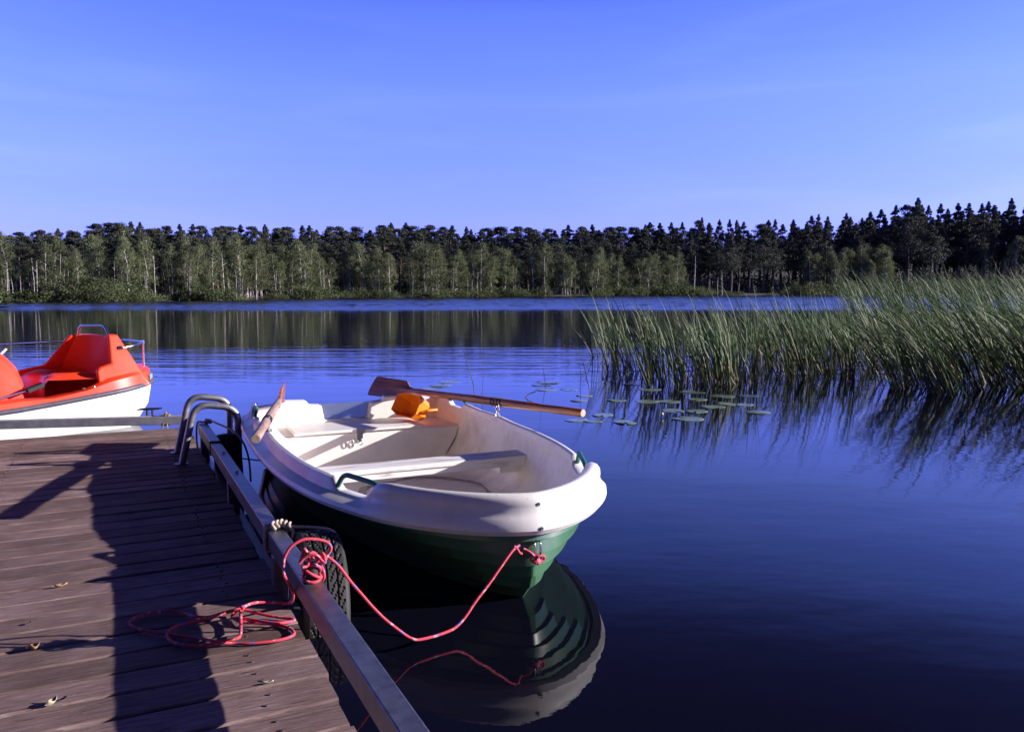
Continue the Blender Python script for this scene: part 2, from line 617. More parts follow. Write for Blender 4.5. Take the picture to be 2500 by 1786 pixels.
M['paleleaf'] = noisy("pale_leaf", (0.26, 0.24, 0.14), (0.42, 0.40, 0.27), 60, (0.6, 0.8))
M['screw'] = noisy("rusty_screw", (0.05, 0.03, 0.025), (0.20, 0.16, 0.15), 90, (0.4, 0.7), 0.5)

m_, n_, l_, p_ = new_mat("smoky_clear_plastic")
p_.inputs['Base Color'].default_value = (0.42, 0.46, 0.50, 1)
p_.inputs['Roughness'].default_value = 0.12
p_.inputs['Transmission Weight'].default_value = 0.80
p_.inputs['IOR'].default_value = 1.10
M['clear'] = m_

# ------------------------------------------------------------------ water and land
w = MB()
w.add([(-900, -600, 0), (1100, -600, 0), (1100, 900, 0), (-900, 900, 0)], [(0, 1, 2, 3)])
tag(w.build("lake_water", M['water']), "dark blue lake, calm with a ruffled strip before the far shore", None, None, 'structure')

# wind-ruffled water in front of the far bank: real waves
rw = np.random.default_rng(3)
vv_ = 43.0 * 1.0032 ** np.arange(0, 400)
uu_ = np.linspace(-1.05, 1.05, 520)
VV, UU = np.meshgrid(vv_, uu_, indexing='ij')
LAT = UU * VV * 0.72
Z = np.zeros_like(VV)
for k in range(26):
    lam = rw.uniform(.6, 1.9)
    a_ = rw.normal(0, .45)
    kx, ky = 2 * math.pi / lam * math.sin(a_), 2 * math.pi / lam * math.cos(a_)
    Z += lam * rw.uniform(.0036, .0062) * np.sin(kx * LAT + ky * VV + rw.uniform(0, 6.28))
edge = 46.8 + 1.0 * np.sin(LAT / 9) + .6 * np.sin(LAT / 3.7 + 1) + 2.2 * np.sin(LAT / 26 + 2)
gust = 1.0 + .06 * np.sin(VV / 3.1 + 2.2 * np.sin(LAT / 17))
amp = np.clip((VV - edge) / 2.5, 0, 1) * gust
Z = Z * amp + .10 * np.clip((VV - edge) / 2.0, -.3, 1)
X_ = LAT * AX_R.x + VV * AX_V.x
Y_ = LAT * AX_R.y + VV * AX_V.y
co_ = np.stack([X_, Y_, Z], -1).reshape(-1, 3)
nr_, nc_ = VV.shape
ii = (np.arange(nr_ - 1)[:, None] * nc_ + np.arange(nc_ - 1)[None, :]).ravel()
fa = np.stack([ii, ii + nc_, ii + nc_ + 1, ii + 1], 1).astype(np.int32)
me_ = bpy.data.meshes.new("ruffled_water")
me_.vertices.add(len(co_)); me_.vertices.foreach_set("co", co_.astype(np.float32).ravel())
me_.loops.add(fa.size); me_.loops.foreach_set("vertex_index", fa.ravel())
me_.polygons.add(len(fa)); me_.polygons.foreach_set("loop_start", np.arange(len(fa), dtype=np.int32) * 4)
me_.polygons.foreach_set("loop_total", np.full(len(fa), 4, dtype=np.int32))
me_.update(calc_edges=True); me_.shade_smooth()
M['ruffled'] = noisy("ruffled_water", (0.004, 0.004, 0.010), (0.006, 0.006, 0.014), 1.0, (0.20, 0.24))
M['ruffled'].node_tree.nodes['Principled BSDF'].inputs['IOR'].default_value = 1.333
me_.materials.append(M['ruffled'])
rf_o = bpy.data.objects.new("ruffled_water", me_)
COL.objects.link(rf_o)
tag(rf_o, "wind-ruffled bright strip of the lake before the far bank", None, None, 'structure')

SHORE = [(-120, 40), (-60, 58), (-40, 62), (-20, 70), (-6, 75.5), (4.3, 78), (16, 96), (27.5, 112), (40, 133), (50, 158), (57, 178), (64, 182), (75, 165), (90, 130), (120, 120)]


def shore_r(th):
    for (a, ra), (b, rb) in zip(SHORE, SHORE[1:]):
        if a <= th <= b:
            return ra + (rb - ra) * sstep(a, b, th) if b - a > 1e-6 else ra
    return SHORE[0][1] if th < SHORE[0][0] else SHORE[-1][1]


def land_z(rr):
    """height above the lake of the land rr metres behind the shoreline"""
    return 0.25 * sstep(0, 3, rr) + 0.012 * max(0, rr - 2) + (0.16 * (min(rr, 90) - 42) if rr > 42 else 0)


g = MB()
rows = []
for rr in (-0.6, 0.0, 1.0, 3.0, 8.0, 20.0, 42.0, 50.0, 90.0, 200.0, 600.0):
    row = []
    for k in range(161):
        th = -120 + 240 * k / 160
        r_ = shore_r(th) + rr + (0.8 * math.sin(th * 3.1) + 0.5 * math.sin(th * 7.7)) * (1 if rr < 100 else 0)
        z = -0.15 if rr < -0.1 else land_z(rr) + (0.02 if rr == 0 else 0)
        row.append((r_ * math.sin(R(th)), r_ * math.cos(R(th)), z))
    rows.append(row)
g.grid(rows)
tag(g.build("shore_ground", M['soil'], smooth=60), "dark wooded bank along the far shore", None, None, 'structure')

# ------------------------------------------------------------------ jetty
DECK_Z = 0.10
jetty = tag(empty("wooden_jetty", (-0.24, 2.3, 0)), "low jetty of weathered brown planks running out over the lake", "jetty")
jetty_loc = Vector(jetty.location)


def local(o, root):
    o.location = -Vector(root.location)
    return o


pk = MB()
rnd = []
y = -2.6
xl_, xr_ = -1.02, 0.518
n_pl = 0
screws = MB()
while y < 7.02:
    wd = random.choice((0.128, 0.138, 0.146, 0.150, 0.158))
    if y + wd > 7.0: wd = 7.08 - y
    gap = random.uniform(0.006, 0.013)
    y0, y1 = y, y + wd - gap
    ex = xr_ + random.uniform(-0.010, 0.012)
    tz0, tz1 = random.uniform(-0.003, 0.003), random.uniform(-0.003, 0.003)
    cup = random.uniform(-0.0025, 0.0015)
    c = 0.005
    prof = [(y0, 0.066, 0), (y1, 0.066, 0), (y1, DECK_Z - c, tz1), (y1 - c, DECK_Z, tz1), (lerp(y0, y1, .5), DECK_Z + cup, (tz0 + tz1) / 2),
            (y0 + c, DECK_Z, tz0), (y0, DECK_Z - c, tz0)]
    rows_ = []
    nseg = 12
    bow_ = random.uniform(-0.003, 0.003)
    for k in range(nseg + 1):
        t = k / nseg
        xx = lerp(xl_, ex, t)
        rows_.append([(xx, py + bow_ * math.sin(math.pi * t), pz + dz * (0.6 + 0.4 * math.sin(5 * t + y))) for py, pz, dz in prof])
    base = len(pk.v)
    f0 = len(pk.f)
    pk.grid(rows_, True)
    m_ = len(prof)
    pk.f.append(tuple(base + k for k in reversed(range(m_))))
    pk.f.append(tuple(base + nseg * m_ + k for k in range(m_)))
    r_ = random.random()
    rnd += [r_] * (len(pk.f) - f0)
    for sx in (0.34, -0.62):
        for q in (0.28, 0.72):
            cx, cy = sx + random.uniform(-.012, .012), lerp(y0, y1, q) + random.uniform(-.006, .006)
            ring_ = [(cx + 0.0045 * math.cos(a), cy + 0.0045 * math.sin(a), DECK_Z + 0.0035) for a in [k * math.pi / 3 for k in range(6)]]
            screws.extrude(ring_, (0, 0, -0.008))
    y += wd
nf_pl = len(pk.f)
pk.add(screws.v, screws.f)
rnd += [0.5] * len(screws.f)
po = pk.build("deck_planks", M['deck'], jetty, smooth=25)
po.data.materials.append(M['screw'])
for p_f in po.data.polygons:
    if p_f.index >= nf_pl: p_f.material_index = 1
local(po, jetty)
att = po.data.attributes.new("plank", 'FLOAT', 'FACE')
att.data.foreach_set("value", rnd)
for X in (-0.93, -0.25, 0.42):
    fr = MB()
    fr.box((X, 2.2, 0.028), (0.06, 9.5, 0.074))
    local(fr.build("support_joist", M['galv'], jetty), jetty)
for Y in (-1.5, 1.0, 3.5, 6.2):
    fl = MB()
    fl.box((-0.26, Y, -0.08), (1.3, 0.9, 0.136))
    local(fl.build("float_tank", M['black'], jetty, bevel=0.02), jetty)

# galvanised mooring rail beside the jetty edge
rail = tag(empty("mooring_rail", (0.54, 2.0, 0)), "galvanised steel box rail along the jetty edge beside the green rowing boat", "rail")


def box_part(name, c, s, mat, root, bevel=0.004, m=None):
    b_ = MB()
    b_.box(c, s, m)
    return local(b_.build(name, mat, root, bevel=bevel), root)


RZ, RH, RX, RW = 0.29, 0.073, 0.5385, 0.061
box_part("rail_beam", (RX, 0.35, RZ - RH / 2), (RW, 5.70, RH), M['galv'], rail)
box_part("rail_beam", (RX - 0.003, 4.206, RZ - RH / 2 - 0.003), (RW - 0.002, 1.99, RH), M['galv'], rail)
box_part("rail_beam", (RX - 0.001, 5.62, RZ - RH / 2 - 0.001), (RW - 0.001, 0.81, RH), M['galv'], rail)
for Y in (0.6, 3.12, 4.45, 5.90):
    box_part("rail_post", (RX - 0.002, Y, 0.0), (0.055, 0.06, 2 * (RZ - RH - 0.006)), M['galv'], rail)
box_part("lower_channel", (0.560, 4.45, 0.02), (0.045, 3.1, 0.05), M['galv'], rail)
for Y in (2.93, 4.45):
    box_part("rail_bracket", (0.515, Y, 0.062), (0.07, 0.05, 0.012), M['galv'], rail, 0.002)
st = MB()
hw = RW / 2 + 0.003
st.tube([(RX - hw, 5.215, RZ + .003), (RX + hw, 5.215, RZ + .003), (RX + hw, 5.215, RZ - RH - .006), (RX - hw, 5.215, RZ - RH - .006), (RX - hw, 5.215, RZ + .003)], 0.0055, 6)
local(st.build("rail_strap", M['rope_dark'], rail, smooth=60), rail)
bo = MB()
B0 = Vector((0.540, 2.565, RZ))
bo.tube([B0, B0 + Vector((0, 0, .006)), B0 + Vector((0, 0, .0061)), B0 + Vector((0, 0, .055)), B0 + Vector((0, 0, .056)), B0 + Vector((0, 0, .068))],
        [.030, .030, .020, .019, .026, .024], 18)
local(bo.build("rail_bollard", M['black'], rail, smooth=40), rail)
for Y in (4.3, 4.85):
    bt = MB()
    c = Vector((RX, Y, RZ))
    bt.tube([c, c + Vector((0, 0, .006)), c + Vector((0, 0, .007))], [.010, .009, .005], 6)
    local(bt.build("rail_bolt", M['galv'], rail), rail)

# beam across the end of the jetty, with its cleat and a lashing
eA, eB = on_z(-160, 1029.5, 0.20), on_z(470, 1013.0, 0.20)
d_ = (eB - eA)
eb = MB()
ang = math.atan2(d_.y, d_.x)
mrot = Matrix.Rotation(ang, 3, 'Z')
eb.box((eA + eB) / 2 - Vector((0, 0, .034)), (d_.length, .06, .068), mrot)
endb = tag(empty("mooring_beam", tuple((eA + eB) / 2)), "grey steel beam across the far end of the jetty in front of the pedal boat", "rail")
local(eb.build("beam", M['zinc'], endb, bevel=0.004), endb)
pm = on_z(436, 1014, 0.17)
for t in (0.02, 0.97):
    b2 = MB()
    q = eA.lerp(eB, t)
    b2.tube([Vector((q.x, q.y, -0.3)), Vector((q.x, q.y, 0.133))], 0.02, 10)
    local(b2.build("beam_leg", M['galv'], endb, smooth=40), endb)
cp_ = on_z(366, 1014.5, 0.20)
cl = MB()
dirv = d_.normalized()
for s in (-1, 1):
    q = cp_ + dirv * (0.02 * s)
    cl.tube([q, q + Vector((0, 0, 0.05))], [.009, .008], 8)
cl.tube([cp_ - dirv * .095 + Vector((0, 0, .050)), cp_ - dirv * .06 + Vector((0, 0, .055)), cp_ + Vector((0, 0, .056)), cp_ + dirv * .06 + Vector((0, 0, .057)), cp_ + dirv * .095 + Vector((0, 0, .060))],
        [.005, .009, .010, .009, .005], 8)
tag(cl.build("mooring_cleat", M['black'], smooth=50), "small dark two-horned cleat on the grey beam by the pedal boat", "cleat")
lr = MB()
q = on_z(405, 1014, 0.20)
nv = Vector((-dirv.y, dirv.x, 0))
for k in range(5):
    o_ = dirv * (0.012 * (k - 2))
    lr.tube([q + o_ - nv * .037 + Vector((0, 0, .004)), q + o_ + nv * .037 + Vector((0, 0, .005)), q + o_ + nv * .037 - Vector((0, 0, .075)), q + o_ - nv * .037 - Vector((0, 0, .075)), q + o_ - nv * .037 + Vector((0, 0, .004))], .0065, 6)
lr.tube(spline([q - nv * .037 + Vector((0, 0, .0)), q - nv * .045 + Vector((0.01, 0, .03)), q + Vector((0, 0, .025)), q + nv * .03 + Vector((0, 0, .01))], 5), .007, 6)
for s in (-1, 1):
    lr.tube(spline([q - nv * .042 + dirv * (.015 * s) - Vector((0, 0, .05)), q - nv * .05 + dirv * (.022 * s) - Vector((0, 0, .13)), q - nv * .05 + dirv * (.026 * s) - Vector((0, 0, .24))], 5), .005, 6)
tag(lr.build("lashing_rope", M['rope_tan'], smooth=60), "short tan rope lashed round the grey end beam beside the ladder", "rope")

# bathing ladder over the edge: two hooped handrails
lad = tag(empty("swim_ladder", (0.55, 5.75, 0.1)), "galvanised tubular ladder with two hooped handrails at the jetty end", "ladder")
for Y, dx, dz in ((5.56, 0.0, 0.0), (5.97, 0.0, 0.005)):
    t_ = MB()
    t_.tube(bent([(0.36 + dx, Y, DECK_Z - .02), (0.452 + dx, Y, 0.485 + dz), (0.716 + dx, Y, 0.445 + dz), (0.702 + dx, Y, -0.7)], 0.10, 8), 0.0225, 16)
    local(t_.build("handrail", M['galv_tube'], lad, smooth=50), lad)
for z in (0.02, -0.25, -0.5):
    t_ = MB()
    t_.tube([(0.703, 5.56, z), (0.703, 5.97, z)], 0.017, 10)
    local(t_.build("rung", M['galv'], lad, smooth=50), lad)
for Y in (5.56, 5.97):
    t_ = MB()
    t_.tube([(0.36, Y, DECK_Z + .001), (0.36, Y, DECK_Z + .008)], 0.045, 14)
    local(t_.build("foot_plate", M['galv'], lad, smooth=40), lad)


# tyre fenders
def tyre(name, c, r_out, width, label, rim=0.62):
    W = width / 2
    prof = []
    side = [(-W * .72, rim), (-W * .86, rim + .03), (-W * 1.0, .80), (-W * 1.02, .87), (-W * .97, .93), (-W * .86, .975)]
    for x_, k in side: prof.append((x_, r_out * k, 0))
    NT = 26
    for i in range(NT + 1):
        u = -1 + 2 * i / NT
        prof.append((u * W * .82, r_out * (1.0 - .018 * u * u), 1))
    for x_, k in reversed(side): prof.append((-x_, r_out * k, 0))
    for x_, k in ((W * .5, rim - .03), (-W * .5, rim - .03)): prof.append((x_, r_out * k, 0))
    rows = []
    N = 400
    for a in range(N):
        th = 2 * math.pi * a / N
        row = []
        for x_, rr, tread in prof:
            if tread:
                u = x_ / (W * .82)
                dep = 0
                for gpos in (-.52, 0.0, .52):
                    if abs(u - gpos) < .055: dep = .009
                k = (th / (2 * math.pi) * 40 + abs(u) * 3.4) % 1.0
                if k < .20 and .10 < abs(u) < .9: dep = .008
                rr -= dep
            row.append((x_, rr * math.cos(th), rr * math.sin(th)))
        rows.append(row)
    b_ = MB()
    rows.append(rows[0])
    b_.grid(rows, True)
    o = b_.build(name, M['tyre'], smooth=28)
    bm = bmesh.new(); bm.from_mesh(o.data)
    bmesh.ops.remove_doubles(bm, verts=bm.verts, dist=1e-5)
    bm.to_mesh(o.data); bm.free()
    o.location = c
    return tag(o, label, "tyre")


ty1 = tyre("tyre_fender", (0.660, 3.07, 0.010), 0.285, 0.165, "black car tyre hung against the near mooring rail beside the red knot")
ty1.rotation_euler = (0.2, R(3), R(-4))
ty2 = tyre("tyre_fender", (0.640, 5.52, 0.085), 0.20, 0.125, "black car tyre hung on the rail next to the ladder, half hidden")
ty2.rotation_euler = (1.1, R(-2), R(2))

# pale rope holding the near tyre
pr_ = MB()
hw, zt, zb = RW / 2 + .006, RZ + .006, RZ - RH - .008
for k in range(3):
    Y = 3.205 + .013 * k
    pr_.tube(spline([(RX - hw, Y, zt), (RX + .0, Y + .004, zt + .004), (RX + hw, Y, zt), (RX + hw + .002, Y, zb), (RX, Y, zb - .003), (RX - hw, Y, zb), (RX - hw, Y, zt)], 4), .0062, 8)
kn = [(RX - .012, 3.19), (RX + .006, 3.20), (RX + .022, 3.205), (RX + .037, 3.195), (RX + .050, 3.18)]
for i, (kx, ky) in enumerate(kn):
    c = Vector((kx, ky, zt + .010 - .004 * max(0, i - 2)))
    pts = [c + Vector((.006 * math.sin(a * 2), .017 * math.cos(a), .014 * math.sin(a))) for a in [j * math.pi / 5 for j in range(11)]]
    pr_.tube(pts, .0065, 7)
pr_.tube(spline([(RX + .045, 3.18, zt + .004), (RX + .06, 3.17, zt - .012), (RX + .055, 3.155, zt - .03), (RX + .048, 3.15, zt - .055)], 5), .0065, 7)
pr_.tube(spline([(RX + .045, 3.185, zt + .002), (0.630, 3.14, .303), (0.68, 3.10, .304), (0.722, 3.08, .296), (0.746, 3.07, .268), (0.753, 3.07, .20), (0.750, 3.07, .10)], 6), .0055, 7)
tag(pr_.build("lashing_rope", M['rope_pale'], smooth=60), "pale knotted rope tying the near black tyre to the mooring rail", "rope")

# pale rope and dark cord at the far end of the rail
pr_ = MB()
Y = 5.99
pr_.tube(spline([(RX - hw - .004, Y, .10), (RX - hw - .01, Y, .2), (RX - hw, Y, zt), (RX, Y, zt + .003), (RX + .022, Y - .01, zt + .010), (RX + .05, Y - .06, zt + .014), (RX + .07, 5.75, .318), (0.655, 5.55, .312), (0.69, 5.42, .292), (0.72, 5.34, .235), (0.735, 5.27, .15), (0.737, 5.23, .02)], 6), .0065, 7)
for k in range(3):
    c = Vector((RX + .02 + .012 * k, Y - .012 * k, zt + .008))
    pr_.tube([c + Vector((.005 * math.sin(2 * a), .012 * math.cos(a), .012 * math.sin(a))) for a in [j * math.pi / 5 for j in range(11)]], .0065, 7)
tag(pr_.build("lashing_rope", M['rope_pale'], smooth=60), "pale rope from the far rail end over the half-hidden tyre", "rope")


# ------------------------------------------------------------------ rowing boat
BS, BB = Vector((1.50, 5.72, 0)), Vector((1.415, 2.665, 0))      # stern and bow, on the water
BL = (BB - BS).length
bu = (BB - BS).normalized()                                      # towards the bow
bv = Vector((-bu.y, bu.x, 0))                                    # towards the open lake
if bv.x < 0: bv = -bv
boat = tag(empty("rowing_boat", tuple(BS)), "green and white plastic rowing boat moored alongside the jetty", "boat")
boat.rotation_euler = (0, 0, math.atan2(bu.y, bu.x))
# local boat frame: x towards the bow, y = lake side, z up
sgn = 1.0 if (Matrix.Rotation(boat.rotation_euler.z, 3, 'Z') @ Vector((0, 1, 0))).dot(bv) > 0 else -1.0


def bl(p):
    """world point -> boat frame (u, v, z)"""
    d = Vector(p) - BS
    return Vector((d.dot(bu), d.dot(bv), d.z))


def bp(u, v, z):
    """boat frame u (to the bow), v (lake side), z -> coordinates of the boat object"""
    return Vector((u, v * sgn, z))


def bw(u, v, z):
    return BS + bu * u + bv * v + Vector((0, 0, z))


def z_rim(u):
    if u < 1.4: return 0.312 + 0.022 * ((1.4 - u) / 1.4) ** 2
    return 0.312 - 0.008 * ((u - 1.4) / (BL - 1.4)) ** 2


def plan(L, bmax, p, q, u0=0.75, stern=0.93, n1=12, n2=60):
    """half outline from the stern to the bow: list of (u, v)"""
    out = []
    for k in range(n1):
        u = u0 * k / n1
        out.append((u, bmax * (1 - (1 - stern) * ((u0 - u) / u0) ** 2)))
    for k in range(n2 + 1):
        f = math.pi / 2 * k / n2
        out.append((u0 + (L - u0) * math.sin(f) ** (2 / p), bmax * max(0.0, math.cos(f)) ** (2 / q)))
    return out


# green hull: strakes
hull = MB()
RIM = plan(BL - 0.035, 0.76, 3.5, 1.65)
nP = len(RIM)
levels = [(-0.16, 0.50, 0.42, 1.5, 1.15), (-0.06, 0.70, 0.23, 1.7, 1.18), (0.0, 0.755, 0.150, 1.9, 1.22), (0.055, 0.80, 0.098, 2.1, 1.27),
          (0.11, 0.84, 0.068, 2.4, 1.33), (0.16, 0.88, 0.050, 2.7, 1.42), (0.21, 0.92, 0.040, 3.0, 1.50), (0.265, 0.96, 0.035, 3.3, 1.58), (0.32, 0.985, 0.034, 3.5, 1.65)]
rows = []
for li, (zf, bf, dl, p, q) in enumerate(levels):
    pl_ = plan(BL - dl, 0.745 * bf, p, q)
    for step in ((0, 1) if 2 < li < 8 else (0,)):
        row = []
        for (u, v) in pl_:
            zr = z_rim(u) + 0.012
            z = zf * (zr / 0.32) if zf > 0 else zf
            vv = v + (0.015 * min(1, v / .06) if step else 0)
            uu = u + (0.013 * sstep(1.4, 2.8, u) if step else 0)
            row.append((uu, vv, z + (0.006 if step else 0)))
        rows.append(row)
for s in (1, -1):
    hull.grid([[bp(u, v * s, z) for u, v, z in r] for r in rows])
hull_o = hull.build("hull", M['green'], boat, smooth=50)

# white gunwale moulding and interior skin
PL = plan(BL, 0.79, 3.5, 1.65, n1=26, n2=90)
full = [(u, v) for u, v in PL] + [(u, -v) for u, v in reversed(PL[:-1])]
NF = len(full)
nor = []
for i in range(NF):
    a, b = full[max(i - 1, 0)], full[min(i + 1, NF - 1)]
    t = Vector((b[0] - a[0], b[1] - a[1]))
    nn = Vector((-t.y, t.x)).normalized()
    if nn.dot(Vector((full[i][0] - 1.2, full[i][1]))) < 0: nn = -nn
    nor.append(nn)
side_p = [(-.035, -.012), (.000, -.004), (.006, .012), (-.002, .028), (-.030, .038), (-.052, .043), (-.058, .056), (-.062, .078), (-.072, .094), (-.088, .098), (-.102, .090), (-.108, .06), (-.112, .03), (-.122, -.05), (-.145, -.14)]
bow_p = [(-.035, -.012), (.004, -.006), (.020, .014), (.018, .040), (.002, .062), (-.010, .082), (-.008, .104), (-.010, .124), (-.022, .140), (-.040, .147), (-.058, .142), (-.068, .12), (-.074, .07), (-.095, -.04), (-.150, -.15)]


def notch(u, s):
    """how far the top of the gunwale is let down for the carrying handles"""
    a = sstep(2.27, 2.33, u) * (1 - sstep(2.50, 2.61, u))
    b = sstep(0.20, 0.26, u) * (1 - sstep(0.42, 0.50, u))
    return max(a, 0.8 * b)


def gun_prof(u):
    fb = sstep(2.46, 2.70, u)
    nt = notch(u, 1)
    sw = 0.018 * sstep(0.9, 0.0, u)                              # a little more height at the stern quarters
    swell = 0.010 * math.exp(-((u - 1.03) / 0.16) ** 2)             # pad under the rowlock
    out = []
    for k, ((o1, h1), (o2, h2)) in enumerate(zip(side_p, bow_p)):
        o, h = lerp(o1, o2, fb), lerp(h1, h2, fb)
        if 5 <= k <= 11:
            h += sw + swell
            if h > .046: h = lerp(h, min(h, .046 + .1 * (h - .046)), nt)
        out.append((o, h))
    return out


FLOOR = 0.05
IN_LV = [(0.200, .915, .045, 3.0, 1.5), (0.140, .87, .060, 2.7, 1.42), (0.095, .83, .085, 2.4, 1.33), (0.068, .79, .125, 2.1, 1.27), (FLOOR, .72, .20, 1.9, 1.25)]
IN_PL = []
for z_, bf_, dl_, p_, q_ in IN_LV:
    h_ = plan(BL - dl_ - .045, .745 * bf_ - .026, p_, q_, n1=26, n2=90)
    IN_PL.append([(u, v) for u, v in h_] + [(u, -v) for u, v in reversed(h_[:-1])])
NTOP = 13
rows = [[] for _ in range(NTOP + len(IN_LV))]
for i, (u, v) in enumerate(full):
    pr_f = gun_prof(u)
    for k, (o, h) in enumerate(pr_f[:NTOP]):
        rows[k].append(bp(u + nor[i].x * o, v + nor[i].y * o, z_rim(u) + h))
    for kk, (z_, *_r) in enumerate(IN_LV):
        uu, vv = IN_PL[kk][i]
        rise = .045 * sstep(2.2, BL, uu) * (1 - kk / 4)
        rows[NTOP + kk].append(bp(uu, vv, z_ + rise))
lin = MB()
base = len(lin.v)
lin.grid(rows)
nr = len(rows) - 1
for i in range(NF // 2):
    j = NF - 1 - i
    if j - 1 > i + 1:
        lin.f.append((nr * NF + i, nr * NF + i + 1, nr * NF + j - 1, nr * NF + j))
liner_o = lin.build("gunwale", M['white'], boat, smooth=42)
liner_o.data.materials.append(M['liner'])
npf = NF - 1
for pi, p_f in enumerate(liner_o.data.polygons):
    c = p_f.center
    if pi >= 11 * npf: p_f.material_index = 1

# stain ring on the floor: silt left where water stood
si = MB()
rr_ = []
for w_ in (0.0, 1.0):
    rr_.append([bp(1.40 + (.40 + .02 * math.sin(5 * a) + w_ * (.055 + .03 * math.sin(3 * a + 1) + .012 * math.sin(11 * a))) * math.cos(a) * 1.05, .10 + (.36 + .02 * math.sin(4 * a) + w_ * .028) * math.sin(a), FLOOR + .0035) for a in [2 * math.pi * k / 72 for k in range(73)]])
si.grid(rr_)
M['silt'] = noisy("dried_silt", (0.20, 0.15, 0.11), (0.66, 0.59, 0.52), 22, (0.8, 0.95))
si.build("silt_stain", M['silt'], boat)

# transom with its motor cut-out
tr = MB()
hb_ = 0.66
zt0 = 0.452
VC = -.035
poly = [(-hb_ + .06, .02), (hb_ - .06, .02), (hb_ + .02, .36), (hb_ - .02, .420), (hb_ - .14, .430), (VC + .42, zt0), (VC + .28, zt0 - .004), (VC + .26, zt0 - .036), (VC + .175, zt0 - .042), (VC + .155, .30),
        (VC - .155, .30), (VC - .175, zt0 - .042), (VC - .26, zt0 - .036), (VC - .28, zt0 - .004), (VC - .42, zt0), (-hb_ + .14, .430), (-hb_ + .02, .420), (-hb_ - .02, .36)]
tr.extrude([bp(-0.035, v, z) for v, z in poly], bp(0.095, 0, 0) - bp(0, 0, 0))
tr.build("transom", M['bench'], boat, bevel=0.012, segs=3)
cpn = MB()
cpn.extrude([bp(-0.004, v, z) for v, z in ((VC - .172, .25), (VC + .172, .25), (VC + .172, zt0 - .040), (VC - .172, zt0 - .040))], bp(.008, 0, 0) - bp(0, 0, 0))
cpn.build("motor_pad", M['clear'], boat)

# stern bench, locker lid and hasp
bz = 0.275
be = MB()


def inner_v(u, o=.125):
    for (u0, v0), (u1, v1) in zip(PL, PL[1:]):
        if u0 <= u <= u1 and u1 > u0:
            return lerp(v0, v1, (u - u0) / (u1 - u0)) - o
    return 0.0


BU = 0.46
rows_b = []
for z_, o_ in ((FLOOR - .004, .225), (.10, .200), (.20, .140), (bz, .112)):
    rows_b.append([bp(u, sg * (inner_v(u, o_)), z_) for u, sg in ((.05, -1), (.25, -1), (BU, -1), (BU, 1), (.25, 1), (.05, 1))])
be.grid(rows_b, True)
be.f.append(tuple(3 * 6 + k for k in range(6)))
be.build("stern_bench", M['bench'], boat, bevel=0.014, segs=3)
li = MB()
li.extrude([bp(u, v, bz + .002) for u, v in ((.10, -.47), (BU + .018, -.47), (BU + .018, .40), (.10, .40))], (0, 0, .020))
lid = li.build("locker_lid", M['bench'], boat, bevel=0.008, segs=3)
ha = MB()
ha.box(bp(BU + .022, -.045, bz + .012), (.012, .055, .028))
ha.box(bp(BU + .010, -.045, bz - .030), (.010, .040, .065))
ha.tube([bp(BU + .024, -.045 + .016 * math.cos(a), bz - .062 + .020 * math.sin(a)) for a in [2 * math.pi * k / 14 for k in range(15)]], .0035, 6)
ha.tube([bp(BU + .018, -.105 + .016 * math.cos(a), bz - .066 + .022 * math.sin(a)) for a in [2 * math.pi * k / 14 for k in range(15)]], .0035, 6)
ha.build("hasp", M['chrome'], lid, bevel=.002)

# thwart: board on a deeper lip, carried by cleats on the sides
tu = 1.50
tz = 0.272
th_ = MB()
vv = inner_v(tu, .118)
th_.extrude([bp(u, v, tz - .026) for u, v in ((tu - .085, -vv), (tu + .085, -vv), (tu + .085, vv), (tu - .085, vv))], (0, 0, .026))
thw = th_.build("thwart", M['thwart'], boat, bevel=0.005)
lp = MB()
lp.extrude([bp(u, v, tz - .062) for u, v in ((tu + .045, -vv + .01), (tu + .074, -vv + .01), (tu + .074, vv - .01), (tu + .045, vv - .01))], (0, 0, .036))
lp.build("thwart_lip", M['thwart'], thw, bevel=0.004)
for s in (1, -1):
    ck = MB()
    ck.box(bp(tu, (vv - .10) * s, tz - .082), (.10, .14, .038))
    ck.build("thwart_bracket", M['bench'], thw, bevel=0.006)

# carrying handles
for s in (1, -1):
    for (u0, u1, top) in ((2.285, 2.60, .135), (.215, .48, .135)):
        def gp(u, o, h):
            for (a, va), (b, vb) in zip(PL, PL[1:]):
                if a <= u <= b and b > a:
                    v_ = lerp(va, vb, (u - a) / (b - a))
                    return bp(u, (v_ + o) * s, z_rim(u) + h)
        hd = MB()
        ht = .105 if u0 > 1 else .118
        hd.tube(bent([gp(u0, -.078, .060), gp(u0 + .045, -.082, ht + .018), gp(u1 - .07, -.088, ht + .012), gp(u1 - .005, -.075, ht - .012)], .045, 5), .0115, 10)
        hd.build("carrying_handle", M['handle'], boat, smooth=50)

# rowlocks: horn-shaped rings on the gunwale pads
LOCK_U = 1.03
lock_w = {}
for s in (1, -1):
    v_ = inner_v(LOCK_U, .085) * s
    zb_ = z_rim(LOCK_U) + .105
    lk = MB()
    lk.tube([bp(LOCK_U, v_, zb_ - .004), bp(LOCK_U, v_, zb_ + .012)], .020, 12)
    lk.tube([bp(LOCK_U, v_, zb_), bp(LOCK_U, v_, zb_ + .030)], .009, 10)
    pts = [bp(LOCK_U + .030 * math.cos(a), v_, zb_ + .066 + .036 * math.sin(a)) for a in [R(150 + 240 * k / 16) for k in range(17)]]
    lk.tube(pts, [.0075 if 0 < k < 16 else .009 for k in range(17)], 8)
    lk.build("rowlock", M['chrome'], boat, smooth=50)
    lock_w[s] = bw(LOCK_U, v_, zb_ + .068)

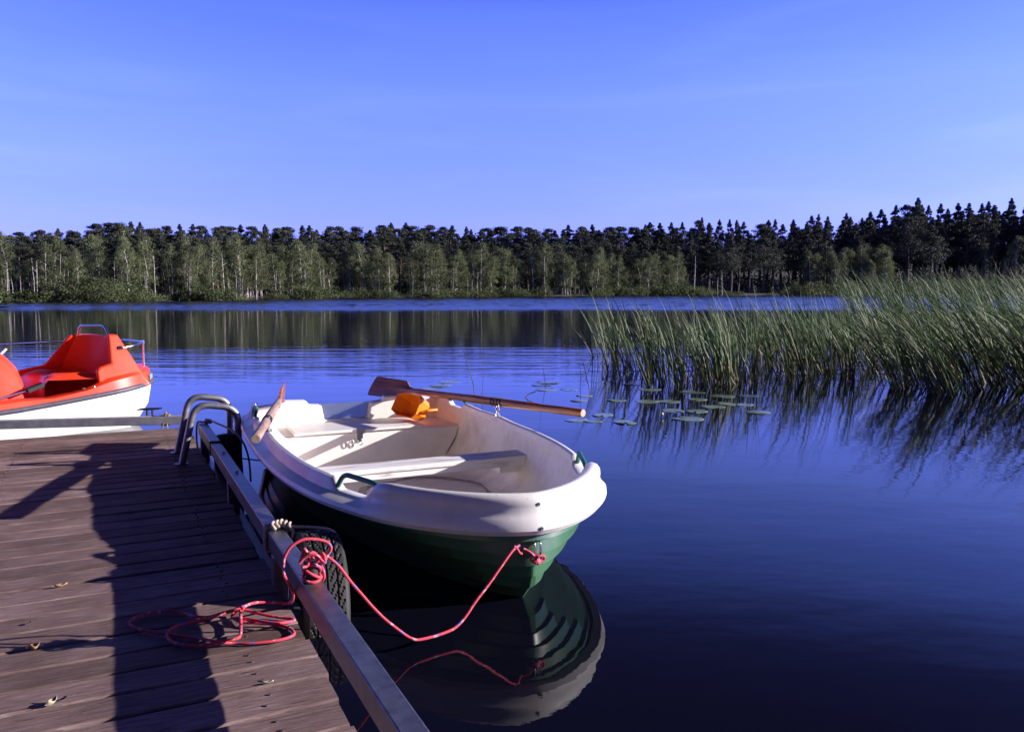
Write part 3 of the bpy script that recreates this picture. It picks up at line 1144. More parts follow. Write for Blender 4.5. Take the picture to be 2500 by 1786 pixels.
# bow eye
EYE_W = None
RING_U = BL - .045
eye = MB()
for dv in (-.012, .012):
    eye.tube(bent([bp(RING_U - .01, dv * .6, .262), bp(RING_U + .030, dv, .262), bp(RING_U + .032, dv, .215), bp(RING_U - .01, dv * .6, .205)], .012, 4), .0042, 8)
eye.build("bow_eye", M['chrome'], boat, smooth=50)
for h_, uu in ((.108, -.008), (.022, .021)):
    sc_m = MB()
    c = bp(BL + uu - .004, 0.0, z_rim(BL) + h_)
    sc_m.tube([c, c + bp(.006, 0, 0)], .007, 8)
    sc_m.build("bow_screw", M['galv'], boat)

# ------------------------------------------------------------------ oars
def oar(label, handle, lock, tip, blade_n, mat_shaft, mat_blade, blade_len=0.50, blade_w=0.145, end_white=False):
    handle, lock, tip = Vector(handle), Vector(lock), Vector(tip)
    d = (tip - handle).normalized()
    Lh = (tip - handle).length
    root = tag(empty("oar", tuple(handle)), label, "oar")
    nrm = (Vector(blade_n) - d * Vector(blade_n).dot(d)).normalized()
    side = nrm.cross(d)
    rot = Matrix((side, nrm, d)).transposed()              # local x across the blade, y its normal, z along the oar
    root.rotation_euler = rot.to_euler()
    neck = Lh - blade_len
    sh = MB()
    prof = [(0, .0225), (.004, .024), (.25, .0235), (.30, .0225), (.34, .0225), (.36, .025), (neck * .55, .0265), (neck * .62, .0265), (neck * .64, .024), (neck - .05, .021), (neck + .10, .013)]
    prof = sorted(prof)
    sh.tube([(0, 0, z) for z, _ in prof], [r for _, r in prof], 16)
    so = sh.build("shaft", mat_shaft, root, smooth=40)
    eg = MB()
    eg.tube([(0, 0, -.0025), (0, 0, .001)], [.0215, .0222], 16)
    eg.build("handle_end", M['endgrain'], so)
    bd = MB()
    half = [(neck - .02, .020), (neck + .03, .028), (neck + .075, .058), (neck + .10, blade_w / 2), (neck + .30, blade_w / 2 + .004), (Lh - .03, blade_w / 2 + .008), (Lh - .006, blade_w / 2 + .004), (Lh, blade_w / 2 - .012)]
    top, bot = [], []
    for z, hw_ in half:
        tck = lerp(.013, .006, sstep(neck, neck + .25, z))
        row = []
        for k in range(9):
            x = -hw_ + 2 * hw_ * k / 8
            row.append((x, tck * (1 - .55 * abs(x / max(hw_, 1e-3)) ** 2), z))
        back = [(x, -y_, z) for x, y_, z in reversed(row)]
        top.append(row + back)
    bd.grid(top, True)
    n_ = 18
    bd.f.append(tuple(reversed(range(n_))))
    e_ = (len(half) - 1) * n_
    bd.f.append(tuple(e_ + k for k in range(n_)))
    bd.build("blade", mat_blade, root, smooth=45)
    cl_ = MB()
    lk_t = (lock - handle).dot(d)
    for k in range(4):
        z = lk_t - .045 + k * .028
        cl_.tube([(0, 0, z), (0, 0, z + .012)], .0285, 14)
    cl_.build("leather_collar", M['black'] if not end_white else M['oar'], root, smooth=40)
    return root


def through(px1, D1, px2, D2):
    return at_depth(*px1, D1), at_depth(*px2, D2)


h1, t1 = through((1423, 1008), 4.68, (908, 941), 6.24)
h1 = Vector((h1.x, h1.y, h1.z)); 
oar("brown oar laid across the lake side of the boat, blade over the stern", h1, lock_w[1], t1, (-0.35, -0.90, 0.42), M['oar'], M['oar'])
h2, t2 = through((624, 1071), 4.02, (694, 958), 6.0)
oar("sun-bleached oar along the jetty side of the boat, handle towards the viewer", h2, lock_w[-1], t2, (0.95, -0.1, -0.1), M['oar_grey'], M['oar'])

# bailer on the stern bench
ba = MB()
bailer = tag(empty("bailer", tuple(bw(.27, .43, bz + .008))), "orange plastic bailer scoop lying on the stern bench", "bailer")
bailer.rotation_euler = (0, 0, R(-75))
outer = [(-.135, -.06), (-.09, -.085), (.10, -.085), (.13, -.05), (.13, .05), (.10, .085), (-.09, .085), (-.135, .06)]
b0, b1 = [], []
rows = []
for sc1, z in ((.74, .0), (.80, .002), (1.0, .105), (.96, .107), (.76, .012), (.5, .010)):
    rows.append([(x * sc1, y_ * sc1, z + (.03 if (x < -.1 and z > .05) else 0)) for x, y_ in outer])
ba.grid(rows, True)
ba.f.append(tuple(range(8)))
ba.f.append(tuple(5 * 8 + k for k in range(8)))
bs = ba.build("scoop", M['orange'], bailer, smooth=35, bevel=.004)
bh = MB()
bh.tube(bent([(.118, -.055, .085), (.16, -.045, .10), (.16, .045, .10), (.118, .055, .085)], .02, 4), .010, 8)
bh.build("grip", M['orange'], bailer, smooth=50)
for c_ in (bs,):
    c_.rotation_euler = (R(62), 0, 0)
    c_.location = (0, 0, .078)
bailer.children[1].rotation_euler = (R(62), 0, 0)
bailer.children[1].location = (0, 0, .078)

# ------------------------------------------------------------------ red mooring rope
RR = 0.0052


def on_vplane(px, A, B):
    """point seen at pixel px in the upright plane through A and B"""
    n = (Vector((B.x, B.y, 0)) - Vector((A.x, A.y, 0))).cross(Vector((0, 0, 1)))
    d = ray(*px)
    t = (A - EYE).dot(n) / d.dot(n)
    return EYE + d * t


mr = MB()
EYE_P = bw(RING_U + .030, 0, .215)
KN = Vector((.600, 2.60, .318))
line_px = [(800, 1358), (826, 1380), (856, 1419), (882, 1449), (908, 1479), (938, 1509), (968, 1533), (994, 1552), (1006, 1558), (1015, 1561), (1027, 1560), (1045, 1556), (1067, 1550), (1097, 1539), (1115, 1528), (1136, 1505), (1162, 1466), (1192, 1427), (1222, 1384), (1250, 1345), (1268, 1330)]
line = [EYE + (on_vplane(p, KN, EYE_P) - EYE) * (1 - .035 * math.sin(math.pi * i / (len(line_px) - 1))) for i, p in enumerate(line_px)]
mr.tube(spline(line, 4), RR, 8)
# bow knot and its tail
c = EYE_P + Vector((-.012, -.02, -.006))
for k, (ax, ay) in enumerate(((.016, .010), (.013, .014), (.015, .012))):
    o_ = Vector((.010 * (k - 1), -.004 * k, -.004 * (k % 2)))
    mr.tube([c + o_ + AX_R * (ax * math.cos(a)) + Vector((0, 0, ay * math.sin(a))) + AX_V * (.010 * math.sin(a + k)) for a in [2 * math.pi * j / 12 for j in range(13)]], RR, 8)
lk_ = [on_vplane(p, KN, EYE_P) for p in ((1255, 1330), (1262, 1336), (1268, 1346), (1274, 1349))]
mr.tube(spline([p - AX_V * .012 for p in lk_], 4), RR * .95, 8)
tail = [(1278, 1339), (1290, 1345), (1303, 1356), (1308, 1368), (1315, 1376)]
D0 = (EYE_P - EYE).dot(AX_F) - .03
mr.tube(spline([at_depth(*p, D0) for p in tail], 5), [RR] * 16 + [RR * 1.05, RR * 1.2, RR * 1.35, RR * 1.4, RR * 1.2], 8)
# knot round the bollard
for k, (z, rr2, tl) in enumerate(((.014, .027, .35), (.030, .029, -.65), (.038, .027, .9))):
    mr.tube([B0 + Vector((rr2 * math.cos(a), rr2 * math.sin(a), z + rr2 * tl * math.sin(a + k * 1.7))) for a in [2 * math.pi * j / 16 for j in range(17)]], RR, 8)
DK = (B0 - EYE).dot(AX_F)


def kpx(pts, d0, d1):
    n = len(pts)
    return [at_depth(x, y, DK + lerp(d0, d1, i / (n - 1))) for i, (x, y) in enumerate(pts)]


mr.tube(spline(kpx([(733, 1370), (739, 1352), (742, 1340), (748, 1346), (756, 1362), (762, 1368)], -.03, -.03), 5), RR, 8)
mr.tube(spline(kpx([(731, 1374), (744, 1360), (760, 1354), (775, 1356), (784, 1366), (793, 1373), (792, 1358), (786, 1350), (779, 1362), (773, 1371)], -.05, -.02), 5), RR, 8)
mr.tube(spline(kpx([(755, 1352), (765, 1348), (778, 1360), (787, 1372), (781, 1377), (770, 1370), (762, 1358)], -.04, .02), 5), RR, 8)
mr.tube(spline(kpx([(772, 1370), (780, 1376), (790, 1370), (797, 1360), (800, 1357)], .0, .03), 5), RR, 8)
mr.tube(spline(kpx([(770, 1374), (768, 1384), (766, 1394)], .02, .03), 5), RR, 8)
mr.tube(spline(kpx([(781, 1375), (789, 1392), (791, 1407), (787, 1416), (783, 1417)], .02, .05), 5), RR, 8)
mr.tube(spline(kpx([(738, 1384), (750, 1380), (755, 1366), (750, 1356)], -.05, -.03), 5), RR, 8)
# the loop above the rail, down past the rail and over to the coil on the planks
loop_px = [(790, 1361), (803, 1350), (808, 1336), (800, 1324), (784, 1318), (760, 1315), (736, 1318), (712, 1332), (699, 1350), (693, 1366), (692, 1384)]
lp_ = [on_y(x, y_, 2.60) for x, y_ in loop_px]
d_edge = DK - .08
dn_px = [(694, 1404), (702, 1418), (711, 1436), (716, 1452), (713, 1466), (703, 1472)]
dn = [at_depth(x, y_, lerp(DK - .06, (on_z(703, 1472, DECK_Z + .01) - EYE).dot(AX_F), i / 5)) for i, (x, y_) in enumerate(dn_px)]


def coil(pts, z=DECK_Z + RR + .003):
    out = []
    for q_ in pts:
        zz = z + (q_[2] if len(q_) > 2 else 0)
        out.append(on_z(300 + q_[0] * .1936, 1440 + q_[1] * .1936, zz))
    return out


first = coil([(1900, 155, .004), (1700, 155, .012), (1600, 175, .02), (1480, 225, .028), (1300, 285, .014), (1150, 330, .006), (1000, 372), (850, 405), (700, 440), (600, 490), (560, 560), (600, 640), (760, 690), (1000, 692), (1150, 675, .004),
              (1300, 640, .010), (1440, 605, .014), (1482, 555, .012), (1486, 400, .014), (1476, 240, .022), (1420, 275, .016), (1378, 318, .014), (1400, 355, .01), (1500, 400, .008), (1700, 412, .004), (1950, 435), (2100, 480), (2160, 545), (2090, 595), (1900, 642), (1600, 672), (1400, 668), (1200, 652, .012),
              (1000, 612, .004), (800, 585), (500, 540), (300, 510), (130, 462), (80, 410), (130, 355), (250, 305), (450, 268), (620, 262), (760, 285), (900, 325, .012), (1050, 340, .012), (1180, 318, .012), (1380, 262, .016), (1480, 238, .016), (1600, 262, .010), (1800, 312, .004), (2000, 345), (2130, 360), (2150, 385), (2000, 412, .012), (1850, 405, .014), (1650, 375, .014), (1500, 355, .006), (1430, 345)])
mr.tube(spline(lp_ + dn + first, 5), RR, 8)
wp = on_z(300 + 1478 * .1936, 1440 + 225 * .1936, DECK_Z + .036)
mr.tube([wp + AX_R * (.011 * math.cos(a)) + AX_U * (.008 * math.sin(a)) for a in [2 * math.pi * j / 12 for j in range(13)]], RR * .9, 8)
tag(mr.build("mooring_rope", M['rope'], smooth=70), "red braided mooring rope from the bow eye to the rail and coiled on the planks", "rope")

dc = MB()
cA = Vector((RX + .02, 5.20, RZ + .004))
dc.tube(spline([cA, Vector((RX + .05, 5.18, RZ - .004)), Vector((.66, 5.15, .20)), Vector((.74, 5.12, .18)), Vector((.80, 5.10, .17))], 6), .0045, 6)
tag(dc.build("stern_line", M['rope_dark'], smooth=60), "thin dark cord from the rail to the side of the rowing boat", "rope")

# ------------------------------------------------------------------ pedal boat
PA = Vector((-0.946, -0.326, 0)).normalized()           # stern to bow
PN = Vector((0.326, -0.946, 0)).normalized()            # the side turned towards the jetty
P0 = Vector((0.27, 8.47, 0))                            # stern, on the water
ped = tag(empty("pedal_boat", tuple(P0)), "red and white pedal boat lying behind the end of the jetty", "pedal boat")
ped.rotation_euler = (0, 0, math.atan2(PA.y, PA.x))
psg = 1.0 if (Matrix.Rotation(ped.rotation_euler.z, 3, 'Z') @ Vector((0, 1, 0))).dot(PN) > 0 else -1.0


def pp(p, q, z): return Vector((p, q * psg, z))


PLEN, PHB = 2.9, 0.57


def p_half(p, k=1.0):
    """half beam at p: rounded stern, straight side, rounder bow"""
    a = min(1.0, max(0.0, p / .55))
    b = min(1.0, max(0.0, (PLEN - p) / .8))
    return PHB * k * (1 - (1 - a) ** 2.3) ** .5 * (1 - (1 - b) ** 2.2) ** .55


def p_sheer(p): return 0.235 + 0.150 * (1 - sstep(-.5, 1.7, p)) / .87


ps = [0.0, .008, .03, .07, .12, .19, .27, .38, .5, .7, .95, 1.2, 1.5, 1.8, 2.1, 2.3, 2.5, 2.65, 2.77, 2.85, 2.885, 2.9]


def p_ring(inset, zf, shift=0.0):
    """closed outline"""
    a = [pp(p + shift * (1 - sstep(0, .6, p)) * 1.0 + (inset if p < .2 else 0) * (1 - sstep(0, .4, p)), max(0.0, p_half(p) - inset) * (1 if p not in (0.0, 2.9) else 0), zf(p)) for p in ps]
    b = [pp(p + shift * (1 - sstep(0, .6, p)) * 1.0 + (inset if p < .2 else 0) * (1 - sstep(0, .4, p)), -max(0.0, p_half(p) - inset), zf(p)) for p in reversed(ps[1:-1])]
    return a + b


hm = MB()
hm.grid([p_ring(.16, lambda p: -.12, .16), p_ring(.09, lambda p: -.03, .09), p_ring(.05, lambda p: .06, .05), p_ring(.015, lambda p: .18, .015), p_ring(.0, lambda p: p_sheer(p) - .015)], True)
hm.build("hull", M['pedwhite'], ped, smooth=45)
rb = MB()
ring_ = p_ring(-.006, lambda p: p_sheer(p))
rb.tube(ring_ + [ring_[0]], .021, 10, cap=False)
rb.build("rub_strip", M['rub'], ped, smooth=60)
dkm = MB()


def foot(p): return 2.2 * sstep(.56, .68, p) * (1 - sstep(1.05, 1.2, p))


rowsd = [p_ring(.0, lambda p: p_sheer(p) + .012), p_ring(.012, lambda p: p_sheer(p) + .06 + .045 * (1 - sstep(0.1, 1.3, p)) - .012 * foot(p)), p_ring(.035, lambda p: p_sheer(p) + .075 + .05 * (1 - sstep(0.1, 1.3, p)) - .02 * foot(p)),
         p_ring(.11, lambda p: p_sheer(p) + .078 + .05 * (1 - sstep(0.1, 1.3, p)) - .02 * foot(p)), p_ring(.13, lambda p: p_sheer(p) + .05), p_ring(.15, lambda p: .14), p_ring(.30, lambda p: .12), p_ring(.5, lambda p: .12)]
dkm.grid(rowsd, True)
dk_o = dkm.build("deck_moulding", M['red'], ped, smooth=40)
cov = MB()                                                # stern deck behind the seat
cov.extrude([pp(p, q, .44) for p, q in ((.09, -.28), (.09, .28), (.20, .40), (.40, .47), (.40, -.47), (.20, -.40))], (0, 0, .018))
cov.build("stern_deck", M['red'], ped, bevel=.015, segs=3)

# seat moulding
se = MB()
near_poly = [(.14, .36), (.20, .47), (.36, .815), (.44, .82), (.455, .57), (.55, .545), (.58, .51), (.58, .34)]
far_poly = [(.14, .36), (.20, .47), (.42, .795), (.60, .80), (.77, .53), (.97, .495), (1.0, .46), (1.0, .34)]


def q_near(z): return lerp(.49, .335, (z - .36) / .46)


def q_far(z): return -lerp(.47, .195, (z - .36) / .46)


# the two side walls lean in towards the top
for qf, th_q, poly in ((q_near, -.06, near_poly), (q_far, .05, far_poly)):
    a = [pp(p, qf(z), z) for p, z in poly]
    b = [pp(p, qf(z) + th_q, z) for p, z in poly]
    n_ = len(a)
    se.add(a + b, [tuple(range(n_)), tuple(reversed(range(n_, 2 * n_)))] + [(i, (i + 1) % n_, n_ + (i + 1) % n_, n_ + i) for i in range(n_)])
rows, rows2 = [], []
for t in [k / 10 for k in range(11)]:                     # hollowed backrest, front skin then back skin
    z = lerp(.46, .805, t)
    qs = [lerp(q_far(z) + .02, q_near(z) - .02, k / 16) for k in range(17)]
    fr_ = [lerp(lerp(.66, .575, t), lerp(.46, .42, t), k / 16) - .13 * (1 - ((k - 8) / 8) ** 2) * (1 - .5 * t) for k in range(17)]
    rows.append([pp(p_, q_, z) for p_, q_ in zip(fr_, qs)])
    bk_ = [lerp(.20, lerp(.42, .36, k / 16), t) for k in range(17)]
    rows2.append([pp(min(p_, f_ - .03), q_, z) for p_, q_, f_ in zip(bk_, qs, fr_)])
se.grid(rows + list(reversed(rows2)))
seat_o = se.build("seat", M['red'], ped, smooth=38, bevel=.018, segs=3)
cu = MB()
rows = []
for p, z in ((.34, .475), (.52, .468), (.70, .472), (.88, .478), (.96, .468), (.985, .43), (.995, .30), (1.0, .13)):
    rows.append([pp(p - .10 * (1 - abs(k - 8) / 8) ** 2 * sstep(.6, .9, p), lerp(-.43, .43, k / 16), z - .022 * math.cos(math.pi * (k - 8) / 4) * (1 if p < .9 else .3)) for k in range(17)])
cu.grid(rows)
cu.build("seat_cushion", M['red'], seat_o, smooth=50)
# front console, a rounded hump
co = MB()
cpoly = [(1.10, .13), (1.06, .30), (1.07, .44), (1.11, .57), (1.19, .67), (1.31, .725), (1.55, .745), (1.9, .74), (2.3, .62), (2.62, .36)]


def cq(z): return lerp(.33, .20, max(0, (z - .3)) / .45)


rows = []
for p, z in cpoly:
    h_ = cq(z)
    rows.append([pp(p + .05 * abs(f) ** 3 * (1 if p < 1.6 else -1), f * h_, z - .03 * abs(f) ** 3) for f in [-1 + 2 * k / 14 for k in range(15)]])
co.grid(rows)
n_ = len(cpoly)
for f in (-1, 1):
    co.f.append(tuple(i * 15 + (0 if f < 0 else 14) for i in range(n_)))
con = co.build("console", M['red'], ped, smooth=40)
lv = MB()
lv.tube([pp(1.20, -.20, .60), pp(1.10, -.20, .70)], .011, 8)
lv.build("steering_lever", M['pedwhite'], ped, smooth=50)
# tube hoop over the backrest and grab rail round the stern
ho = MB()
ho.tube(bent([pp(.54, -.15, .79), pp(.53, -.11, .885), pp(.43, .23, .895), pp(.42, .28, .81)], .07, 6), .0105, 10)
ho.build("hoop", M['chrome'], ped, smooth=60)
gr = MB()
gr.tube(bent([pp(.34, .385, .70), pp(.22, .36, .715), pp(.07, .16, .73), pp(.10, -.30, .73), pp(.35, -.50, .73), pp(2.4, -.52, .71)], .07, 6), .0105, 10)
for p_, q_, z0, z1 in ((.065, .13, .42, .73), (1.28, -.515, .30, .722), (2.25, -.52, .28, .711)):
    gr.tube([pp(p_, q_, z0), pp(p_, q_, z1)], .0095, 8)
    gr.tube([pp(p_, q_, z1 - .012), pp(p_, q_, z1 + .012)], .014, 8)
gr.tube([pp(.345, .375, .70), pp(.375, .37, .695)], .020, 10)
gr.build("grab_rail", M['chrome'], ped, smooth=60)
# pedal on its crank
pdm = MB()
pdm.box(pp(1.05, .385, .405), (.13, .09, .035), Matrix.Rotation(R(20), 3, 'Y'))
pd_o = pdm.build("pedal", M['black'], ped, bevel=.006)
ck = MB()
ck.tube([pp(1.34, .42, .335), pp(1.18, .40, .37), pp(1.07, .39, .395)], .010, 8)
ck.build("crank", M['chrome'], pd_o, smooth=50)
for (p_, q_) in ((.72, .565), (.64, .565)):
    s_ = MB()
    s_.tube([pp(p_, q_ - .03, p_sheer(p_) + .07), pp(p_, q_ - .03, p_sheer(p_) + .083)], .010, 8)
    s_.build("bolt", M['chrome'], ped)
stk = MB()
stk.extrude([pp(p_, p_half(p_) - .004, z_ + p_sheer(p_)) for p_, z_ in ((.05, .02), (.12, .02), (.12, .065), (.05, .065))], pp(-.008, .010, .0))
stk.build("sticker", M['sticker'], ped, bevel=.003)
# lettering fragment on the console
txt = bpy.data.curves.new("console_lettering", 'FONT')
txt.body = "8"
txt.size = .17
txt.extrude = .001
to_c = bpy.data.objects.new("console_lettering", txt)
COL.objects.link(to_c)
bpy.context.view_layer.update()
to_m = bpy.data.meshes.new_from_object(to_c)
bpy.data.objects.remove(to_c)
to = bpy.data.objects.new("console_lettering", to_m)
COL.objects.link(to)
to.data.materials.clear()
to.data.materials.append(M['lettering'])
to.parent = ped
_e1, _e2 = pp(0, cq(.65), .65) - pp(0, cq(.45), .45), Vector((1, 0, 0))
_n = _e1.cross(_e2).normalized()
if _n.y * psg < 0: _n = -_n
_c = pp(1.30, cq(.58), .58)
_zax = _n
_yax = (Vector((0, 0, 1)) - _zax * _zax.z).normalized()
_xax = _yax.cross(_zax)
to.matrix_local = Matrix.Translation(_c + _n * .006 - _xax * .05) @ Matrix((_xax, _yax, _zax)).transposed().to_4x4()

# ------------------------------------------------------------------ fallen leaves on the planks
def leaf(px, size, ang, curl, mat, label, aspect=.5):
    c = on_z(px[0], px[1], DECK_Z + .004)
    b_ = MB()
    rows = []
    for i in range(9):
        u = -1 + 2 * i / 8
        wd_ = (1 - abs(u) ** 1.7) ** .8 * aspect + .02
        row = []
        for k in range(7):
            v_ = -1 + 2 * k / 6
            row.append((u * size, v_ * wd_ * size, size * curl * (v_ * v_ * .9 + .5 * u * u + .15 * math.sin(4 * u + 2 * v_))))
        rows.append(row)
    b_.grid(rows)
    b_.tube([(-size, 0, size * curl * .5), (-size * 1.45, .1 * size, size * curl * .7)], .0008, 5)
    o = b_.build("fallen_leaf", mat, smooth=60)
    o.location = c
    o.rotation_euler = (0, 0, ang)
    sol = o.modifiers.new("thickness", 'SOLIDIFY')
    sol.thickness = .0008
    return tag(o, label, "leaf")


leaf((149, 1430), .022, .3, .35, M['dryleaf'], "reddish brown curled leaf on the planks, farthest of the fallen leaves", .4)
leaf((71, 1521), .008, 1.0, .5, M['pine_bark'], "tiny dark round leaf bit on the planks near the left picture edge", .8)
leaf((86, 1583), .016, .2, .9, M['dryleaf'], "small crumpled tan leaf casting a short shadow on the planks", .7)
leaf((128, 1717), .017, .9, .7, M['paleleaf'], "pale cream leaf lying on a plank, nearest of the fallen leaves", .45)
leaf((172, 1699), .014, .8, .2, M['pine_bark'], "thin dark twig-like leaf beside the pale cream leaf", .12)
leaf((654, 1666), .016, -.1, .3, M['paleleaf'], "flat olive leaf on the sunlit planks below the coiled rope", .3)

# ------------------------------------------------------------------ water lilies
def pad_mesh(seed):
    rs = random.Random(seed)
    b_ = MB()
    N = 30
    gap = R(rs.uniform(14, 30))
    rings = []
    for rr in (0.0, .35, .7, .93, 1.0):
        row = []
        for k in range(N + 1):
            a = gap / 2 + (2 * math.pi - gap) * k / N
            w_ = rr * (1 + .04 * math.sin(3 * a + seed) + .02 * math.sin(7 * a))
            z = .004 + .003 * rr * math.sin(2 * a + seed) * rr - (.006 if rr > .98 else 0) + (.008 * max(0, math.sin(a * 1.0 + seed * 2) - .6) if rr > .9 else 0)
            row.append((w_ * math.cos(a) * 1.12, w_ * math.sin(a), z))
        rings.append(row)
    b_.grid(rings)
    return b_


pads = [(1679, 1022, 77), (1740, 993, 58), (1643, 1003, 58), (1699, 1004, 58), (1579, 980, 62), (1634, 980, 58), (1764, 967, 60), (1826, 966, 54), (1774, 986, 50), (1817, 988, 42), (1848, 1006, 60), (1526, 1030, 66), (1505, 977, 46), (1690, 957, 60), (1702, 975, 50), (1584, 950, 62),
        (1404, 1025, 58), (1448, 1028, 44), (1470, 1013, 56), (1428, 966, 40), (1413, 978, 40), (1334, 951, 56), (1391, 951, 48), (1338, 934, 58), (1322, 940, 52), (1096, 932, 56), (1074, 941, 60), (1052, 949, 52), (1545, 938, 50)]
protos = [pad_mesh(k).build("lily_pad", M['pad'], smooth=60) for k in range(5)]
for i, (x, y_, wpx) in enumerate(pads):
    o = protos[i] if i < 5 else protos[i % 5].copy()
    if i >= 5: COL.objects.link(o)
    c = on_z(x, y_, 0.0)
    D = (c - EYE).dot(AX_F)
    r_ = wpx / FPX * D / 2 * .98
    o.location = (c.x, c.y, 0.0)
    o.rotation_euler = (random.uniform(-.03, .03), random.uniform(-.03, .03), random.uniform(0, 6.28))
    o.scale = (r_, r_, 1.0)
    if i == 0: lb = "largest round lily pad, floating nearest below the reeds"
    elif i < 16: lb = "flat green lily pad in the floating patch below the reeds"
    elif i < 19: lb = "flat green lily pad floating just beyond the oar handle end"
    elif i < 25 or i == 28: lb = "flat green lily pad between the oar and the left edge of the reeds"
    else: lb = "dull green lily pad behind the oar blade, over the stern of the rowing boat"
    tag(o, lb, "lily pad", None if i == 0 else "water lily pads")
fl_c = on_z(1616, 1018, 0.0)
fb_ = tag(empty("water_lily_bud", tuple(fl_c)), "yellow water lily bud standing above the water among the pads", "flower")
b_ = MB()
b_.tube([(0, 0, -.02), (.002, 0, .022)], .003, 6)
local(b_.build("stem", M['reed'], fb_), fb_).location = (0, 0, 0)
b_ = MB()
b_.tube([(0, 0, .018), (0, 0, .022), (0, 0, .032), (0, 0, .042), (0, 0, .046)], [.004, .012, .015, .011, .004], 10)
b_.build("petals", M['yellow'], fb_, smooth=60)

# ------------------------------------------------------------------ reeds
WIND = -AX_R                                             # the wind lays the tips over to the left of the view


def reed_points(base, H, lean, curve, side, nseg=6):
    """centre line of one stem"""
    pts = []
    p = Vector(base)
    p.z = -0.05
    step = H / nseg
    for k in range(nseg + 1):
        pts.append(p.copy())
        t = k / nseg
        a = lean + curve * t * t
        d = Vector((0, 0, math.cos(a))) + (WIND + AX_V * side) * math.sin(a)
        p = p + d.normalized() * step
    return pts


REED_M = []
V_, F_, MI_ = [], [], []


def add_blade(pts, wd, az, mi):
    n0 = len(V_)
    n = len(pts)
    cx = Vector((math.cos(az), math.sin(az), 0))
    for k, p in enumerate(pts):
        t = k / (n - 1)
        w_ = wd * (1 - .15 * t if t < .7 else (1 - .105) * (1 - (t - .7) / .3 * .93))
        cz = (pts[min(k + 1, n - 1)] - pts[max(k - 1, 0)]).normalized()
        s_ = (cx - cz * cx.dot(cz)).normalized()
        nn = s_.cross(cz)
        V_.append(p - s_ * w_ * .5)
        V_.append(p + nn * w_ * .28)
        V_.append(p + s_ * w_ * .5)
    for k in range(n - 1):
        a0 = n0 + 3 * k
        F_.append((a0, a0 + 1, a0 + 4, a0 + 3)); MI_.append(mi)
        F_.append((a0 + 1, a0 + 2, a0 + 5, a0 + 4)); MI_.append(mi)


def flush(name, parent=None):
    global V_, F_, MI_
    me = bpy.data.meshes.new(name)
    me.from_pydata([tuple(v) for v in V_], [], F_)
    for k_ in ('reed', 'reed_dry', 'reed_light', 'reed_dark'): me.materials.append(M[k_])
    me.polygons.foreach_set("material_index", MI_)
    me.shade_smooth()
    o = bpy.data.objects.new(name, me)
    COL.objects.link(o)
    if parent: o.parent = parent
    V_, F_, MI_ = [], [], []
    return o


rs = random.Random(5)


def front_y(x):
    """pixel row at which the water meets the front of the reed bed"""
    k = [(1440, 905), (1500, 925), (1560, 945), (1640, 955), (1720, 950), (1800, 940), (1900, 928), (2000, 930), (2100, 935), (2220, 955), (2340, 975), (2450, 955), (2600, 965), (3200, 990)]
    for (a, ya), (b, yb) in zip(k, k[1:]):
        if a <= x <= b: return lerp(ya, yb, (x - a) / (b - a))
    return 905 if x < 1440 else 990


for _ in range(680):
    x = rs.uniform(1440, 3000)
    yf = front_y(x)
    # spread from the front edge back: more clumps near the front
    t = rs.random() ** 1.35
    back = lerp(866, 805, sstep(1500, 2300, x))
    yb = lerp(yf, back, t)
    if x < 1800 and rs.random() > .22 + .78 * (x - 1440) / 360: continue
    c = on_z(x, yb, 0)
    tall = lerp(1.14, 1.20, sstep(1500, 2100, x)) * lerp(1.0, 1.30, sstep(2050, 2500, x))
    cnt = rs.randint(3, 9)
    right = sstep(1900, 2350, x)
    cl_lean = rs.gauss(R(9), R(6)) + R(17) * right
    cl_h = rs.uniform(.72, 1.14)
    spread = rs.uniform(.02, .07)
    for k in range(cnt):
        b0 = c + Vector((rs.gauss(0, spread), rs.gauss(0, spread), 0))
        H = tall * cl_h * rs.uniform(.60, 1.12)
        q = rs.random()
        mi = 1 if q < .11 else (2 if q < .11 + lerp(.26, .12, right) else (3 if q < lerp(.58, .66, right) else 0))
        if mi == 1: H *= rs.uniform(.4, .8)
        ln = cl_lean + rs.gauss(0, R(7))
        cv = R(rs.uniform(10, 36)) + R(46) * right * rs.random()
        if rs.random() < .04: cv += R(70)
        pts = reed_points(b0, H, ln, cv, rs.gauss(0, .30))
        add_blade(pts, rs.uniform(.007, .021), rs.uniform(0, 6.28), mi)
# fringe joining the bed to the bank on the right
for _ in range(260):
    x = rs.uniform(2080, 3000)
    c = on_z(x, rs.uniform(768, 805), 0)
    for k in range(7):
        b0 = c + Vector((rs.gauss(0, .14), rs.gauss(0, .14), 0))
        q = rs.random()
        pts = reed_points(b0, rs.uniform(1.3, 2.3), R(20) + rs.gauss(0, R(6)), R(rs.uniform(14, 55)), rs.gauss(0, .28), 5)
        add_blade(pts, rs.uniform(.014, .026), rs.uniform(0, 6.28), 2 if q < .3 else (3 if q < .6 else 0))
tag(flush("reed_bed"), "dense green reed bed bent over by the wind", "reeds", None, 'stuff')

